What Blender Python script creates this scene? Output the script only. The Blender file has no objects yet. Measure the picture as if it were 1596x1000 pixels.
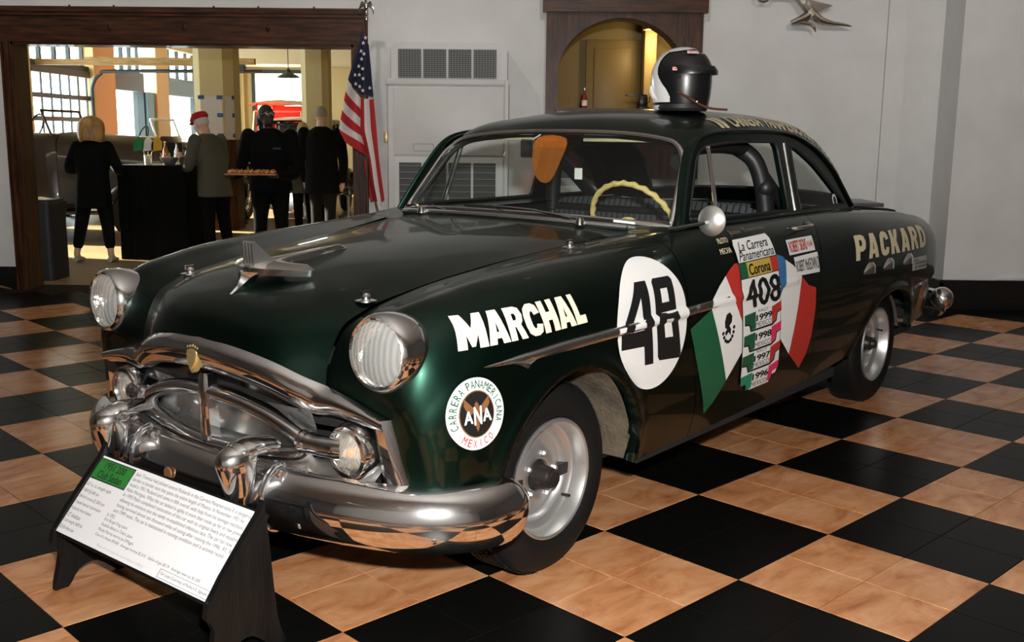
import bpy, bmesh, math, random
import numpy as np
from mathutils import Vector, Matrix
from mathutils.bvhtree import BVHTree
from mathutils.geometry import tessellate_polygon

random.seed(7)
PI = math.pi
R = math.radians
scene = bpy.context.scene
COL = scene.collection

# ------------------------------------------------------------------ camera
cam_d = bpy.data.cameras.new('camera')
cam = bpy.data.objects.new('camera', cam_d)
COL.objects.link(cam)
cam_d.sensor_width = 36.0
cam_d.lens = 1622.79 / 1596.0 * 36.0
cam_d.clip_end = 200
cam.location = (-1.1656, -3.7953, 1.4947)
_yaw, _pit, _rol = R(90.8042), R(10.1981), R(0.6056)
_f = Vector((math.cos(_pit) * math.cos(_yaw), math.cos(_pit) * math.sin(_yaw), -math.sin(_pit)))
_r = _f.cross(Vector((0, 0, 1))).normalized()
_u = _r.cross(_f)
_r2 = _r * math.cos(_rol) + _u * math.sin(_rol)
_u2 = _u * math.cos(_rol) - _r * math.sin(_rol)
cam.rotation_euler = Matrix((_r2, _u2, -_f)).transposed().to_euler()
scene.camera = cam

# ------------------------------------------------------------------ world, sun, flash, exposure
world = bpy.data.worlds.new('world')
scene.world = world
world.use_nodes = True
_bg = world.node_tree.nodes['Background']
_bg.inputs[0].default_value = (0.86, 0.92, 1.0, 1)
_bg.inputs[1].default_value = 12.0

CAR0 = (-1.7318, 0.1357, 0.0)
CARZ = R(-127.786)
CEIL_W = 8.5

def lamp(name, kind, loc, power, color=(1, 1, 1), aim=None, **kw):
    d = bpy.data.lights.new(name, kind)
    d.energy = power
    d.color = color
    for k, v in kw.items():
        setattr(d, k, v)
    o = bpy.data.objects.new(name, d)
    COL.objects.link(o)
    o.location = loc
    if aim is not None:
        o.rotation_euler = (Vector(aim) - Vector(loc)).to_track_quat('-Z', 'Y').to_euler()
    return o

# low sun through the garage windows of the hall behind
lamp('sun', 'SUN', (-20, 20, 10), 70.0, (1.0, 0.86, 0.66), aim=(-20 + 10, 20 - 2.6, 10 - 4.6), angle=R(0.6))
# the photographer's flash, just above the lens
lamp('camera_flash', 'AREA', (-1.06, -3.78, 1.78), 235.0, (1.0, 0.975, 0.94), aim=(-0.55, 3.0, 1.0),
     shape='RECTANGLE', size=0.10, size_y=0.07, spread=R(180))

scene.view_settings.view_transform = 'Standard'
scene.view_settings.look = 'None'
scene.view_settings.exposure = 0.0
scene.view_settings.gamma = 1.0
scene.view_settings.use_curve_mapping = False

# ------------------------------------------------------------------ materials
MATS = {}
def mat(name, base=(0.5, 0.5, 0.5), rough=0.5, metal=0.0, coat=0.0, emit=None, estr=0.0, spec=0.5, alpha=None, trans=0.0):
    if name in MATS:
        return MATS[name]
    m = bpy.data.materials.new(name)
    m.use_nodes = True
    b = m.node_tree.nodes['Principled BSDF']
    b.inputs['Base Color'].default_value = (*base, 1)
    b.inputs['Roughness'].default_value = rough
    b.inputs['Metallic'].default_value = metal
    b.inputs['Coat Weight'].default_value = coat
    b.inputs['Coat Roughness'].default_value = 0.03
    b.inputs['Specular IOR Level'].default_value = spec
    b.inputs['Transmission Weight'].default_value = trans
    if emit:
        b.inputs['Emission Color'].default_value = (*emit, 1)
        b.inputs['Emission Strength'].default_value = estr
    MATS[name] = m
    return m

def nodes(m):
    nt = m.node_tree
    return nt, nt.nodes, nt.links, nt.nodes['Principled BSDF']

def add_noise_color(m, c1, c2, scale=5.0, detail=4.0, lo=0.35, hi=0.65, stretch=(1, 1, 1), coord='Object', bump=0.0, bscale=None, rough=None):
    nt, N, L, b = nodes(m)
    tc = N.new('ShaderNodeTexCoord'); mp = N.new('ShaderNodeMapping')
    mp.inputs['Scale'].default_value = stretch
    L.new(tc.outputs[coord], mp.inputs[0])
    nz = N.new('ShaderNodeTexNoise'); nz.inputs['Scale'].default_value = scale; nz.inputs['Detail'].default_value = detail
    L.new(mp.outputs[0], nz.inputs[0])
    rp = N.new('ShaderNodeValToRGB')
    rp.color_ramp.elements[0].position = lo; rp.color_ramp.elements[1].position = hi
    rp.color_ramp.elements[0].color = (*c1, 1); rp.color_ramp.elements[1].color = (*c2, 1)
    L.new(nz.outputs[0], rp.inputs[0]); L.new(rp.outputs[0], b.inputs['Base Color'])
    if bump:
        bp = N.new('ShaderNodeBump'); bp.inputs['Strength'].default_value = bump; bp.inputs['Distance'].default_value = 0.01
        n2 = N.new('ShaderNodeTexNoise'); n2.inputs['Scale'].default_value = bscale or scale * 4
        L.new(mp.outputs[0], n2.inputs[0]); L.new(n2.outputs[0], bp.inputs['Height']); L.new(bp.outputs[0], b.inputs['Normal'])
    return m

def glass_mat(name, tint=(0.9, 0.95, 0.92), ior=1.45):
    if name in MATS:
        return MATS[name]
    m = bpy.data.materials.new(name); m.use_nodes = True
    nt = m.node_tree; N = nt.nodes; L = nt.links
    N.remove(N['Principled BSDF'])
    o = N['Material Output']
    lw = N.new('ShaderNodeLayerWeight'); lw.inputs[0].default_value = .5
    pw = N.new('ShaderNodeMath'); pw.operation = 'POWER'; pw.inputs[1].default_value = 5.0
    L.new(lw.outputs['Facing'], pw.inputs[0])
    fr = N.new('ShaderNodeMath'); fr.operation = 'MULTIPLY_ADD'; fr.inputs[1].default_value = .92; fr.inputs[2].default_value = .055
    L.new(pw.outputs[0], fr.inputs[0])
    tr = N.new('ShaderNodeBsdfTransparent'); tr.inputs[0].default_value = (*tint, 1)
    gl = N.new('ShaderNodeBsdfGlossy'); gl.inputs['Roughness'].default_value = 0.0
    mx = N.new('ShaderNodeMixShader')
    L.new(fr.outputs[0], mx.inputs[0]); L.new(tr.outputs[0], mx.inputs[1]); L.new(gl.outputs[0], mx.inputs[2])
    L.new(mx.outputs[0], o.inputs[0])
    MATS[name] = m
    return m

def wood_mat(name, c1, c2, rough=0.35, axis='z', coat=0.3):
    m = mat(name, c1, rough, coat=coat, spec=.28)
    st = {'z': (9, 9, 0.9), 'x': (0.9, 9, 9), 'y': (9, 0.9, 9)}[axis]
    return add_noise_color(m, c1, c2, scale=4.0, detail=8, lo=0.35, hi=0.68, stretch=st, bump=0.15, bscale=18)

M_PAINT = mat('dark_green_metallic_paint', (0.0120, 0.036, 0.0255), 0.38, 1.0, coat=.45)
def chrome_mat(name, col, r1, r2, fac):
    """polished plate under fine polishing scratches: a sharp and a hazy lobe"""
    m = mat(name, col, r1, 1.0)
    nt = m.node_tree; N = nt.nodes; L = nt.links; b = N['Principled BSDF']
    b2 = N.new('ShaderNodeBsdfPrincipled')
    b2.inputs['Base Color'].default_value = (*col, 1); b2.inputs['Metallic'].default_value = 1.0; b2.inputs['Roughness'].default_value = r2
    tc = N.new('ShaderNodeTexCoord'); nz = N.new('ShaderNodeTexNoise'); nz.inputs['Scale'].default_value = 6.0; nz.inputs['Detail'].default_value = 5
    L.new(tc.outputs['Object'], nz.inputs[0])
    mr = N.new('ShaderNodeMapRange'); mr.inputs['From Min'].default_value = .35; mr.inputs['From Max'].default_value = .65
    mr.inputs['To Min'].default_value = fac * .6; mr.inputs['To Max'].default_value = fac * 1.4
    L.new(nz.outputs[0], mr.inputs[0])
    mx = N.new('ShaderNodeMixShader'); L.new(mr.outputs[0], mx.inputs[0]); L.new(b.outputs[0], mx.inputs[1]); L.new(b2.outputs[0], mx.inputs[2])
    L.new(mx.outputs[0], N['Material Output'].inputs[0])
    return m
M_CHROME = chrome_mat('chrome', (0.93, 0.93, 0.93), 0.035, 0.32, 0.10)
M_CHROME_W = chrome_mat('worn_chrome', (0.80, 0.79, 0.77), 0.08, 0.38, 0.22)
M_STEEL = mat('silver_wheel_paint', (0.60, 0.60, 0.59), 0.34, 0.85)
M_BLACK = mat('black_rubber', (0.012, 0.012, 0.012), 0.55)
M_TIRE = mat('tire_rubber', (0.007, 0.007, 0.007), 0.6, spec=.22)
M_DARK = mat('dark_void', (0.008, 0.008, 0.008), 0.8)
M_GLASS = glass_mat('clear_glass')
M_CREAM = mat('cream_lettering', (0.86, 0.80, 0.58), 0.45)
M_CREAM2 = mat('pale_gold_lettering', (0.74, 0.66, 0.44), 0.45)
M_WHITE = mat('white_vinyl', (0.84, 0.84, 0.82), 0.35)
M_INK = mat('black_vinyl', (0.010, 0.010, 0.010), 0.4)
M_RED = mat('red_vinyl', (0.50, 0.035, 0.025), 0.4)
M_GREEN = mat('green_vinyl', (0.012, 0.10, 0.045), 0.4)
M_BLUE = mat('blue_vinyl', (0.035, 0.16, 0.36), 0.4)
M_GOLD = mat('gold_vinyl', (0.55, 0.38, 0.06), 0.4)
M_PINK = mat('pink_vinyl', (0.75, 0.03, 0.12), 0.4)
M_BROWN = mat('brown_vinyl', (0.20, 0.09, 0.035), 0.45)
M_IVORY = mat('ivory_plastic', (0.76, 0.58, 0.22), 0.35)
M_GOLDM = mat('gold_metal', (0.88, 0.66, 0.28), 0.38, 0.85)
M_LEATHER = mat('black_leather', (0.012, 0.012, 0.013), 0.5)
M_LINER = add_noise_color(mat('dusty_liner', (.2, .16, .11), .9), (.045, .035, .022), (.13, .105, .07), 9, 6, 0.3, 0.7, bump=0.6, bscale=60)

mat('dusty_dark_liner', (.07, .06, .05), .9)

# ------------------------------------------------------------------ helpers
def link(o, parent=None):
    COL.objects.link(o)
    if parent is not None:
        o.parent = parent
    return o

def empty(name, loc=(0, 0, 0), rz=0.0):
    o = bpy.data.objects.new(name, None)
    o.empty_display_size = 0.1
    COL.objects.link(o)
    o.location = loc
    o.rotation_euler = (0, 0, rz)
    return o

def tag(o, label, cat, group=None):
    o['label'] = label
    o['category'] = cat
    if group:
        o['group'] = group
    return o

def struct(o):
    o['kind'] = 'structure'
    return o

class MB:
    """collects verts and faces for one mesh"""
    def __init__(self):
        self.v = []; self.f = []; self.mi = []
    def add(self, vs, fs, mi=0):
        n = len(self.v)
        self.v += [tuple(float(c) for c in p) for p in vs]
        self.f += [tuple(i + n for i in f) for f in fs]
        self.mi += [mi] * len(fs)
        return self
    def box(self, a, b, mi=0, bev=0.0):
        x0, y0, z0 = a; x1, y1, z1 = b
        if bev <= 0:
            vs = [(x0, y0, z0), (x1, y0, z0), (x1, y1, z0), (x0, y1, z0), (x0, y0, z1), (x1, y0, z1), (x1, y1, z1), (x0, y1, z1)]
            return self.add(vs, [(3, 2, 1, 0), (4, 5, 6, 7), (0, 1, 5, 4), (1, 2, 6, 5), (2, 3, 7, 6), (3, 0, 4, 7)], mi)
        bm = bmesh.new()
        bmesh.ops.create_cube(bm, size=1.0)
        for v in bm.verts:
            v.co = Vector(((x0 + x1) / 2 + v.co.x * (x1 - x0), (y0 + y1) / 2 + v.co.y * (y1 - y0), (z0 + z1) / 2 + v.co.z * (z1 - z0)))
        bmesh.ops.bevel(bm, geom=bm.edges[:], offset=bev, segments=2, profile=0.5, affect='EDGES')
        self.addbm(bm, mi=mi)
        return self
    def addbm(self, bm, M=None, mi=0):
        bm.verts.ensure_lookup_table(); bm.verts.index_update()
        vs = [(M @ v.co) if M else v.co for v in bm.verts]
        self.add([tuple(v) for v in vs], [tuple(v.index for v in f.verts) for f in bm.faces], mi)
        bm.free()
        return self
    def grid(self, G, mi=0, closeu=False, closev=False, flip=False):
        """G [nu][nv] of points"""
        nu, nv = len(G), len(G[0])
        vs = [p for row in G for p in row]
        fs = []
        for i in range(nu if closeu else nu - 1):
            for j in range(nv if closev else nv - 1):
                a = i * nv + j; b = i * nv + (j + 1) % nv
                c = ((i + 1) % nu) * nv + (j + 1) % nv; d = ((i + 1) % nu) * nv + j
                fs.append((a, d, c, b) if flip else (a, b, c, d))
        return self.add(vs, fs, mi)
    def tube(self, path, r, n=10, caps=True, closed=False, mi=0, squash=None):
        path = [Vector(p) for p in path]
        m = len(path)
        rs = r if hasattr(r, '__len__') else [r] * m
        rings = []
        up = None
        for i in range(m):
            a = path[(i - 1) % m] if (closed or i > 0) else path[0]
            b = path[(i + 1) % m] if (closed or i < m - 1) else path[-1]
            t = (b - a).normalized()
            if up is None:
                up = Vector((0, 0, 1)) if abs(t.z) < 0.9 else Vector((1, 0, 0))
            s = t.cross(up)
            if s.length < 1e-6:
                s = t.orthogonal()
            s.normalize(); u = s.cross(t).normalized(); up = u
            sq = squash or (1, 1)
            rings.append([path[i] + s * (rs[i] * sq[0] * math.cos(2 * PI * k / n)) + u * (rs[i] * sq[1] * math.sin(2 * PI * k / n)) for k in range(n)])
        self.grid([[tuple(p) for p in rg] for rg in rings], mi, closeu=closed, closev=True, flip=True)
        if caps and not closed:
            n0 = len(self.v)
            self.add([tuple(p) for p in rings[0]], [tuple(range(n))], mi)
            self.add([tuple(p) for p in rings[-1]], [tuple(range(n - 1, -1, -1))], mi)
        return self
    def lathe(self, prof, n=32, axis='z', origin=(0, 0, 0), mi=0, a0=0.0, a1=2 * PI, M=None):
        """prof: list of (r, h) along the axis"""
        full = abs(a1 - a0 - 2 * PI) < 1e-6
        k = n if full else n + 1
        G = []
        for i in range(k):
            a = a0 + (a1 - a0) * i / n
            row = []
            for r, h in prof:
                if axis == 'z': p = (r * math.cos(a), r * math.sin(a), h)
                elif axis == 'y': p = (r * math.cos(a), h, r * math.sin(a))
                else: p = (h, r * math.cos(a), r * math.sin(a))
                p = Vector(p) + Vector(origin)
                if M: p = M @ p
                row.append(tuple(p))
            G.append(row)
        return self.grid(G, mi, closeu=full, flip=(axis == 'y'))
    def ball(self, c, r, nu=12, nv=16, mi=0):
        rr = r if hasattr(r, '__len__') else (r, r, r)
        G = []
        for i in range(nv):
            a = 2 * PI * i / nv
            G.append([(c[0] + rr[0] * math.sin(PI * j / nu) * math.cos(a), c[1] + rr[1] * math.sin(PI * j / nu) * math.sin(a), c[2] - rr[2] * math.cos(PI * j / nu)) for j in range(nu + 1)])
        return self.grid(G, mi, closeu=True, flip=False)
    def prism(self, poly, h0, h1, plane='xy', mi=0, holes=()):
        """extrude 2D polygon (optionally with holes) between h0 and h1"""
        def P(a, b, h):
            return {'xy': (a, b, h), 'xz': (a, h, b), 'yz': (h, a, b)}[plane]
        loops = [list(poly)] + [list(h) for h in holes]
        flat = [p for l in loops for p in l]
        tris = tessellate_polygon([[Vector((a, b, 0)) for a, b in l] for l in loops])
        n = len(flat)
        fs = [tuple(t) for t in tris] + [tuple(n + i for i in reversed(t)) for t in tris]
        o = 0
        for l in loops:
            m = len(l)
            for i in range(m):
                a, b = o + i, o + (i + 1) % m
                fs.append((a, b, b + n, a + n))
            o += m
        self.add([P(a, b, h0) for a, b in flat] + [P(a, b, h1) for a, b in flat], fs, mi)
        self.fix = True
        return self
    def mesh(self, name, mats, smooth=True, angle=35, weld=False):
        me = bpy.data.meshes.new(name)
        me.from_pydata(self.v, [], self.f)
        mats = mats if isinstance(mats, (list, tuple)) else [mats]
        for m in mats:
            me.materials.append(m)
        if len(mats) > 1:
            me.polygons.foreach_set('material_index', self.mi)
        if weld or getattr(self, 'fix', False):
            bm = bmesh.new(); bm.from_mesh(me)
            bmesh.ops.remove_doubles(bm, verts=bm.verts[:], dist=1e-5)
            if getattr(self, 'fix', False):
                bmesh.ops.recalc_face_normals(bm, faces=bm.faces[:])
            bm.to_mesh(me); bm.free()
        me.validate()
        if smooth:
            me.polygons.foreach_set('use_smooth', [True] * len(me.polygons))
            me.set_sharp_from_angle(angle=R(angle))
        me.update()
        return me
    def build(self, name, mats, parent=None, smooth=True, angle=35, weld=False):
        o = bpy.data.objects.new(name, self.mesh(name, mats, smooth, angle, weld))
        return link(o, parent)

def cr(pts, n=8, closed=False):
    """Catmull-Rom through pts, n steps per span"""
    P = np.array(pts, float)
    m = len(P)
    out = []
    for i in range(m if closed else m - 1):
        p1, p2 = P[i % m], P[(i + 1) % m]
        p0 = P[(i - 1) % m] if (closed or i > 0) else 2 * p1 - p2
        p3 = P[(i + 2) % m] if (closed or i < m - 2) else 2 * p2 - p1
        for k in range(n):
            t = k / n
            out.append(0.5 * ((2 * p1) + (-p0 + p2) * t + (2 * p0 - 5 * p1 + 4 * p2 - p3) * t * t + (-p0 + 3 * p1 - 3 * p2 + p3) * t ** 3))
    if not closed:
        out.append(P[-1])
    return [tuple(float(c) for c in p) for p in out]

def hinterp(P, tc, to):
    """non-uniform cubic through P at tc, sampled at to (axis 0)"""
    P = np.asarray(P, float); tc = np.asarray(tc, float); to = np.asarray(to, float)
    h = np.diff(tc); sh = (-1,) + (1,) * (P.ndim - 1)
    d = np.diff(P, axis=0) / h.reshape(sh)
    m = np.empty_like(P)
    m[0] = d[0]; m[-1] = d[-1]
    w0 = h[:-1].reshape(sh); w1 = h[1:].reshape(sh)
    m[1:-1] = (d[:-1] * w1 + d[1:] * w0) / (w0 + w1)
    k = np.clip(np.searchsorted(tc, to, side='right') - 1, 0, len(tc) - 2)
    t = ((to - tc[k]) / h[k]).reshape(sh); H = h[k].reshape(sh)
    return (2 * t ** 3 - 3 * t ** 2 + 1) * P[k] + (t ** 3 - 2 * t ** 2 + t) * H * m[k] + (-2 * t ** 3 + 3 * t ** 2) * P[k + 1] + (t ** 3 - t ** 2) * H * m[k + 1]

def chord(P):
    P = np.asarray(P, float)
    d = np.linalg.norm(np.diff(P, axis=0), axis=-1).mean(axis=1)
    return np.concatenate([[0], np.cumsum(np.maximum(d, 1e-4))])

def mirror_y(G):
    return [[(p[0], -p[1], p[2]) for p in row] for row in G]

def loop_rect(x0, x1, z0, z1, r, n=6):
    """rounded rectangle as 2D loop"""
    out = []
    for cx, cz, a in ((x1 - r, z0 + r, -PI / 2), (x1 - r, z1 - r, 0), (x0 + r, z1 - r, PI / 2), (x0 + r, z0 + r, PI)):
        for k in range(n + 1):
            t = a + PI / 2 * k / n
            out.append((cx + r * math.cos(t), cz + r * math.sin(t)))
    return out

def circle(cx, cy, rx, ry=None, n=40):
    ry = rx if ry is None else ry
    return [(cx + rx * math.cos(2 * PI * k / n), cy + ry * math.sin(2 * PI * k / n)) for k in range(n)]

_TXT = {}
def text_shape(s, bold=0.0, shear=0.0, spacing=1.0, fat=0.0):
    """2D triangles of a word: (verts, faces), scaled to the unit box"""
    key = (s, bold, shear, spacing, fat)
    if key in _TXT:
        return _TXT[key]
    cu = bpy.data.curves.new('lettering', 'FONT')
    cu.body = s; cu.size = 1.0; cu.offset = bold; cu.shear = shear; cu.space_character = spacing
    cu.resolution_u = 3
    o = bpy.data.objects.new('lettering', cu); COL.objects.link(o)
    me = bpy.data.meshes.new_from_object(o.evaluated_get(bpy.context.evaluated_depsgraph_get()))
    bpy.data.objects.remove(o); bpy.data.curves.remove(cu)
    vs = np.array([v.co[:2] for v in me.vertices]); fs = [tuple(p.vertices) for p in me.polygons]
    bpy.data.meshes.remove(me)
    if fat:                     # heavy face: the word struck four times with small shifts
        n0 = len(vs); sh = [(-fat, 0), (fat, 0), (0, fat * .5), (0, -fat * .5)]
        fs = [tuple(i + k * n0 for i in f) for k in range(4) for f in fs]
        vs = np.concatenate([vs + np.array(d) for d in sh])
    lo, hi = vs.min(0), vs.max(0)
    asp = (hi[0] - lo[0]) / (hi[1] - lo[1])
    vs = (vs - lo) / (hi - lo)
    _TXT[key] = (vs, fs, asp)
    return _TXT[key]

def poly_shape(loop, holes=()):
    loops = [list(loop)] + [list(h) for h in holes]
    flat = np.array([p for l in loops for p in l], float)
    tris = tessellate_polygon([[Vector((a, b, 0)) for a, b in l] for l in loops])
    return flat, [tuple(t) for t in tris]

def cut_grid(vs, fs, step):
    """split a flat 2D mesh along a regular grid so that it can follow a curved surface"""
    bm = bmesh.new()
    bv = [bm.verts.new((a, b, 0)) for a, b in vs]
    for f in fs:
        try:
            bm.faces.new([bv[i] for i in f])
        except ValueError:
            pass
    lo = np.min(vs, axis=0); hi = np.max(vs, axis=0)
    for ax in (0, 1):
        k = math.floor(lo[ax] / step) + 1
        while k * step < hi[ax]:
            co = [0, 0, 0]; co[ax] = k * step
            no = [0, 0, 0]; no[ax] = 1
            bmesh.ops.bisect_plane(bm, geom=bm.verts[:] + bm.edges[:] + bm.faces[:], dist=1e-6, plane_co=co, plane_no=no)
            k += 1
    bm.verts.index_update()
    out = [(v.co.x, v.co.y) for v in bm.verts], [tuple(v.index for v in f.verts) for f in bm.faces]
    bm.free()
    return out

def project(vs, fs, bvh, ray, eps=0.0015):
    """drop flat verts onto a surface; ray(a,b) -> (origin, direction)"""
    out = []; ok = []
    for a, b in vs:
        o, d = ray(a, b)
        hit, no, idx, dist = bvh.ray_cast(Vector(o), Vector(d))
        if hit is None:
            out.append(None)
            continue
        if no.dot(Vector(d)) > 0:
            no = -no
        out.append(hit - Vector(d).normalized() * eps * 0.6 + no * eps * 0.6)
    keep = [f for f in fs if all(out[i] is not None for i in f)]
    return [tuple(p) if p is not None else (0, 0, 0) for p in out], keep
# ================================================================== THE SHOWROOM
WALL_N = 5.90
TILE = 0.3025
S2 = math.sqrt(0.5)
M_WALL = add_noise_color(mat('white_wall_paint', (.62, .62, .61), .7), (.62, .625, .625), (.69, .695, .695), 3, 5, .3, .7, bump=.12, bscale=160)
M_CEIL = mat('ceiling_paint', (.60, .59, .57), .8)
M_WOOD = wood_mat('dark_oak', (.022, .008, .0035), (.085, .030, .012), .38, 'z', coat=.08)
M_WOODX = wood_mat('dark_oak_across', (.022, .008, .0035), (.085, .030, .012), .38, 'x', coat=.08)
M_BASE = mat('black_baseboard', (.008, .008, .008), .3)

# ---- floor: 30 cm tiles laid diagonally, two by two in each check
fl = MB().box((-9.5, -8.0, -.12), (8.0, WALL_N + .3, -.0025))
floor = struct(fl.build('floor', mat('dark_grout', (.025, .017, .012), .8, spec=.1), smooth=False))
def tile_mat(name, tan):
    m = mat(name, (.5, .3, .2), .2, coat=0.0, spec=.30 if tan else .07)
    nt, N, L, b = nodes(m)
    geo = N.new('ShaderNodeNewGeometry')
    rot = N.new('ShaderNodeVectorRotate'); rot.rotation_type = 'Z_AXIS'; rot.inputs['Angle'].default_value = -PI / 4
    L.new(geo.outputs['Position'], rot.inputs['Vector'])
    dv = N.new('ShaderNodeVectorMath'); dv.operation = 'SCALE'; dv.inputs['Scale'].default_value = 1 / TILE
    L.new(rot.outputs[0], dv.inputs[0])
    fo = N.new('ShaderNodeVectorMath'); fo.operation = 'FLOOR'; L.new(dv.outputs[0], fo.inputs[0])
    wn = N.new('ShaderNodeTexWhiteNoise'); wn.noise_dimensions = '2D'; L.new(fo.outputs[0], wn.inputs['Vector'])
    mul = N.new('ShaderNodeMath'); mul.operation = 'MULTIPLY'; mul.inputs[1].default_value = 40; L.new(wn.outputs['Value'], mul.inputs[0])
    nz = N.new('ShaderNodeTexNoise'); nz.noise_dimensions = '4D'; nz.inputs['Scale'].default_value = 1.0 if tan else 3.0
    nz.inputs['Detail'].default_value = 6; nz.inputs['Roughness'].default_value = .62; nz.inputs['Distortion'].default_value = .7
    st = N.new('ShaderNodeVectorMath'); st.operation = 'MULTIPLY'; st.inputs[1].default_value = (1.3, 2.6, 1)
    L.new(dv.outputs[0], st.inputs[0]); L.new(st.outputs[0], nz.inputs['Vector']); L.new(mul.outputs[0], nz.inputs['W'])
    rp = N.new('ShaderNodeValToRGB'); e = rp.color_ramp.elements
    if tan:
        e[0].position = .30; e[0].color = (.34, .115, .038, 1)
        e[1].position = .70; e[1].color = (.68, .37, .19, 1)
        k = e.new(.47); k.color = (.53, .235, .100, 1)
    else:
        e[0].position = .3; e[0].color = (.003, .003, .003, 1); e[1].position = .7; e[1].color = (.005, .005, .0045, 1)
    L.new(nz.outputs[0], rp.inputs[0]); L.new(rp.outputs[0], b.inputs['Base Color'])
    r2 = N.new('ShaderNodeMapRange'); r2.inputs['To Min'].default_value = .16 if tan else .26; r2.inputs['To Max'].default_value = .30 if tan else .38
    L.new(nz.outputs[0], r2.inputs[0]); L.new(r2.outputs[0], b.inputs['Roughness'])
    return m
M_TAN = tile_mat('terracotta_tile', True); M_BLK = tile_mat('black_tile', False)
def tile_geo(cx, cy, h=TILE / 2 - .0014, b=.0010):
    c = [(cx + sx * (h - i) * S2 - sy * (h - i) * S2, cy + sx * (h - i) * S2 + sy * (h - i) * S2, z) for i, z in ((b, 0.0), (0, -b), (0, -.009)) for sx, sy in ((-1, -1), (1, -1), (1, 1), (-1, 1))]
    return c, [(0, 1, 2, 3)] + [(4 + k, 4 + (k + 1) % 4, (k + 1) % 4, k) for k in range(4)] + [(8 + k, 8 + (k + 1) % 4, 4 + (k + 1) % 4, 4 + k) for k in range(4)]
_tm = []
for m_ in (M_TAN, M_BLK):
    v, f = tile_geo(0, 0)
    _tm.append(MB().add(v, f).mesh('floor_tile', m_, smooth=False))
cells = []
CM = cam.matrix_world.copy()
_ci = (Matrix.Translation(cam.location) @ cam.rotation_euler.to_matrix().to_4x4()).inverted()
for i in range(-60, 60):
    for j in range(-60, 60):
        u, v = (i + .5) * TILE, (j + .5) * TILE
        x, y = (u - v) * S2, (u + v) * S2
        if not (-9.36 < x < 7.86 and -7.86 < y < WALL_N - .14):
            continue
        tan = ((i // 2 + j // 2) % 2 == 0) and y < 5.22
        p = _ci @ Vector((x, y, 0))
        seen = 1e9
        if p.z < -.3:
            px, py = 798 - p.x / p.z * -1622.8 * -1, 0
            px = 798 + p.x / -p.z * 1622.8; py = 500 - p.y / -p.z * 1622.8
            # body footprint hides what lies under the car
            q = Vector((x, y, 0)) - Vector(CAR0); ca, sa = math.cos(-CARZ), math.sin(-CARZ)
            lx, ly = q.x * ca - q.y * sa, q.x * sa + q.y * ca
            if -40 < px < 1636 and -20 < py < 1040 and not (-3.9 < lx < .6 and -1.9 < ly < .75):
                seen = -p.z
        cells.append((seen, x, y, 0 if tan else 1))
cells.sort()
rest = MB()
for k, (d, x, y, c) in enumerate(cells):
    if k < 300 and d < 1e8:
        o = bpy.data.objects.new('floor_tile', _tm[c]); COL.objects.link(o); o.parent = floor; o.location = (x, y, 0)
    else:
        v, f = tile_geo(x, y); rest.add(v, f, c)
o = rest.build('floor_tiles', [M_TAN, M_BLK], floor, smooth=False); o['kind'] = 'stuff'

# ---- back wall with the hall opening and the arched hatch
OX0, OX1, OZ = -5.865, -2.755, 2.265
AX0, AX1, AC, ASP = -.925, .245, -.34, 2.02
arch_in = [(AX0, 1.73), (AX0, ASP)] + [(AC + (AX1 - AX0) / 2 * math.cos(PI - PI * k / 24), ASP + .50 * math.sin(PI * k / 24)) for k in range(1, 24)] + [(AX1, ASP), (AX1, 1.73)]
wb = MB().prism([(-9.5, 0), (OX0, 0), (OX0, OZ), (OX1, OZ), (OX1, 0), (2.53, 0), (2.53, 4.2), (-9.5, 4.2)], WALL_N, WALL_N + .20, 'xz', holes=[arch_in])
struct(wb.build('wall_back', M_WALL, smooth=False))
struct(MB().box((2.53, 5.44, 0), (8.0, 6.2, 4.2)).build('wall_return', M_WALL, smooth=False))
struct(MB().box((2.03, 5.865, 0), (2.529, 5.899, 4.2)).build('trim_1', M_WALL, smooth=False))
struct(MB().box((-9.7, -8.0, -.11), (-9.5, 6.2, 4.2)).build('wall_left', mat('dimmed_side_wall', (.16, .16, .16), .7), smooth=False))  # both unseen side walls coloured dark so the flank reflects a dim room
struct(MB().box((8.0, -8.0, -.11), (8.2, 6.2, 4.2)).build('wall_right', mat('dimmed_side_wall', (.16, .16, .16), .7), smooth=False))
struct(MB().box((-9.7, -8.2, -.11), (8.2, -8.0, 4.2)).build('wall_front', M_WALL, smooth=False))
struct(MB().box((-9.7, -8.2, 4.2), (8.2, 6.2, 4.4)).build('ceiling', M_CEIL, smooth=False))
bb_ = MB().box((-9.5, WALL_N - .028, .0), (-5.956, WALL_N - .001, .20)).box((-9.5, WALL_N - .034, .195), (-5.956, WALL_N - .001, .212))
struct(bb_.build('baseboard_left', M_BASE, smooth=False))
bb_ = MB().box((-2.654, WALL_N - .028, 0), (2.029, WALL_N - .001, .20)).box((-2.654, WALL_N - .034, .195), (2.029, WALL_N - .001, .212))
struct(bb_.build('baseboard_back', M_BASE, smooth=False))
bb_ = MB().box((2.505, 5.41, 0), (8.0, 5.439, .245)).box((2.498, 5.402, .238), (8.0, 5.439, .258)).box((2.505, 5.41, 0), (2.529, 5.862, .245)).box((2.505, 5.395, 0), (8.0, 5.41, .09))
struct(bb_.build('baseboard_right', M_BASE, smooth=False))
MB().box((3.0, 5.430, .262), (3.30, 5.4395, .295), bev=.003).build('wall_raceway', M_WALL)
tag(bpy.data.objects['wall_raceway'], 'low white cable raceway on the wall above the black baseboard', 'raceway')

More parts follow.
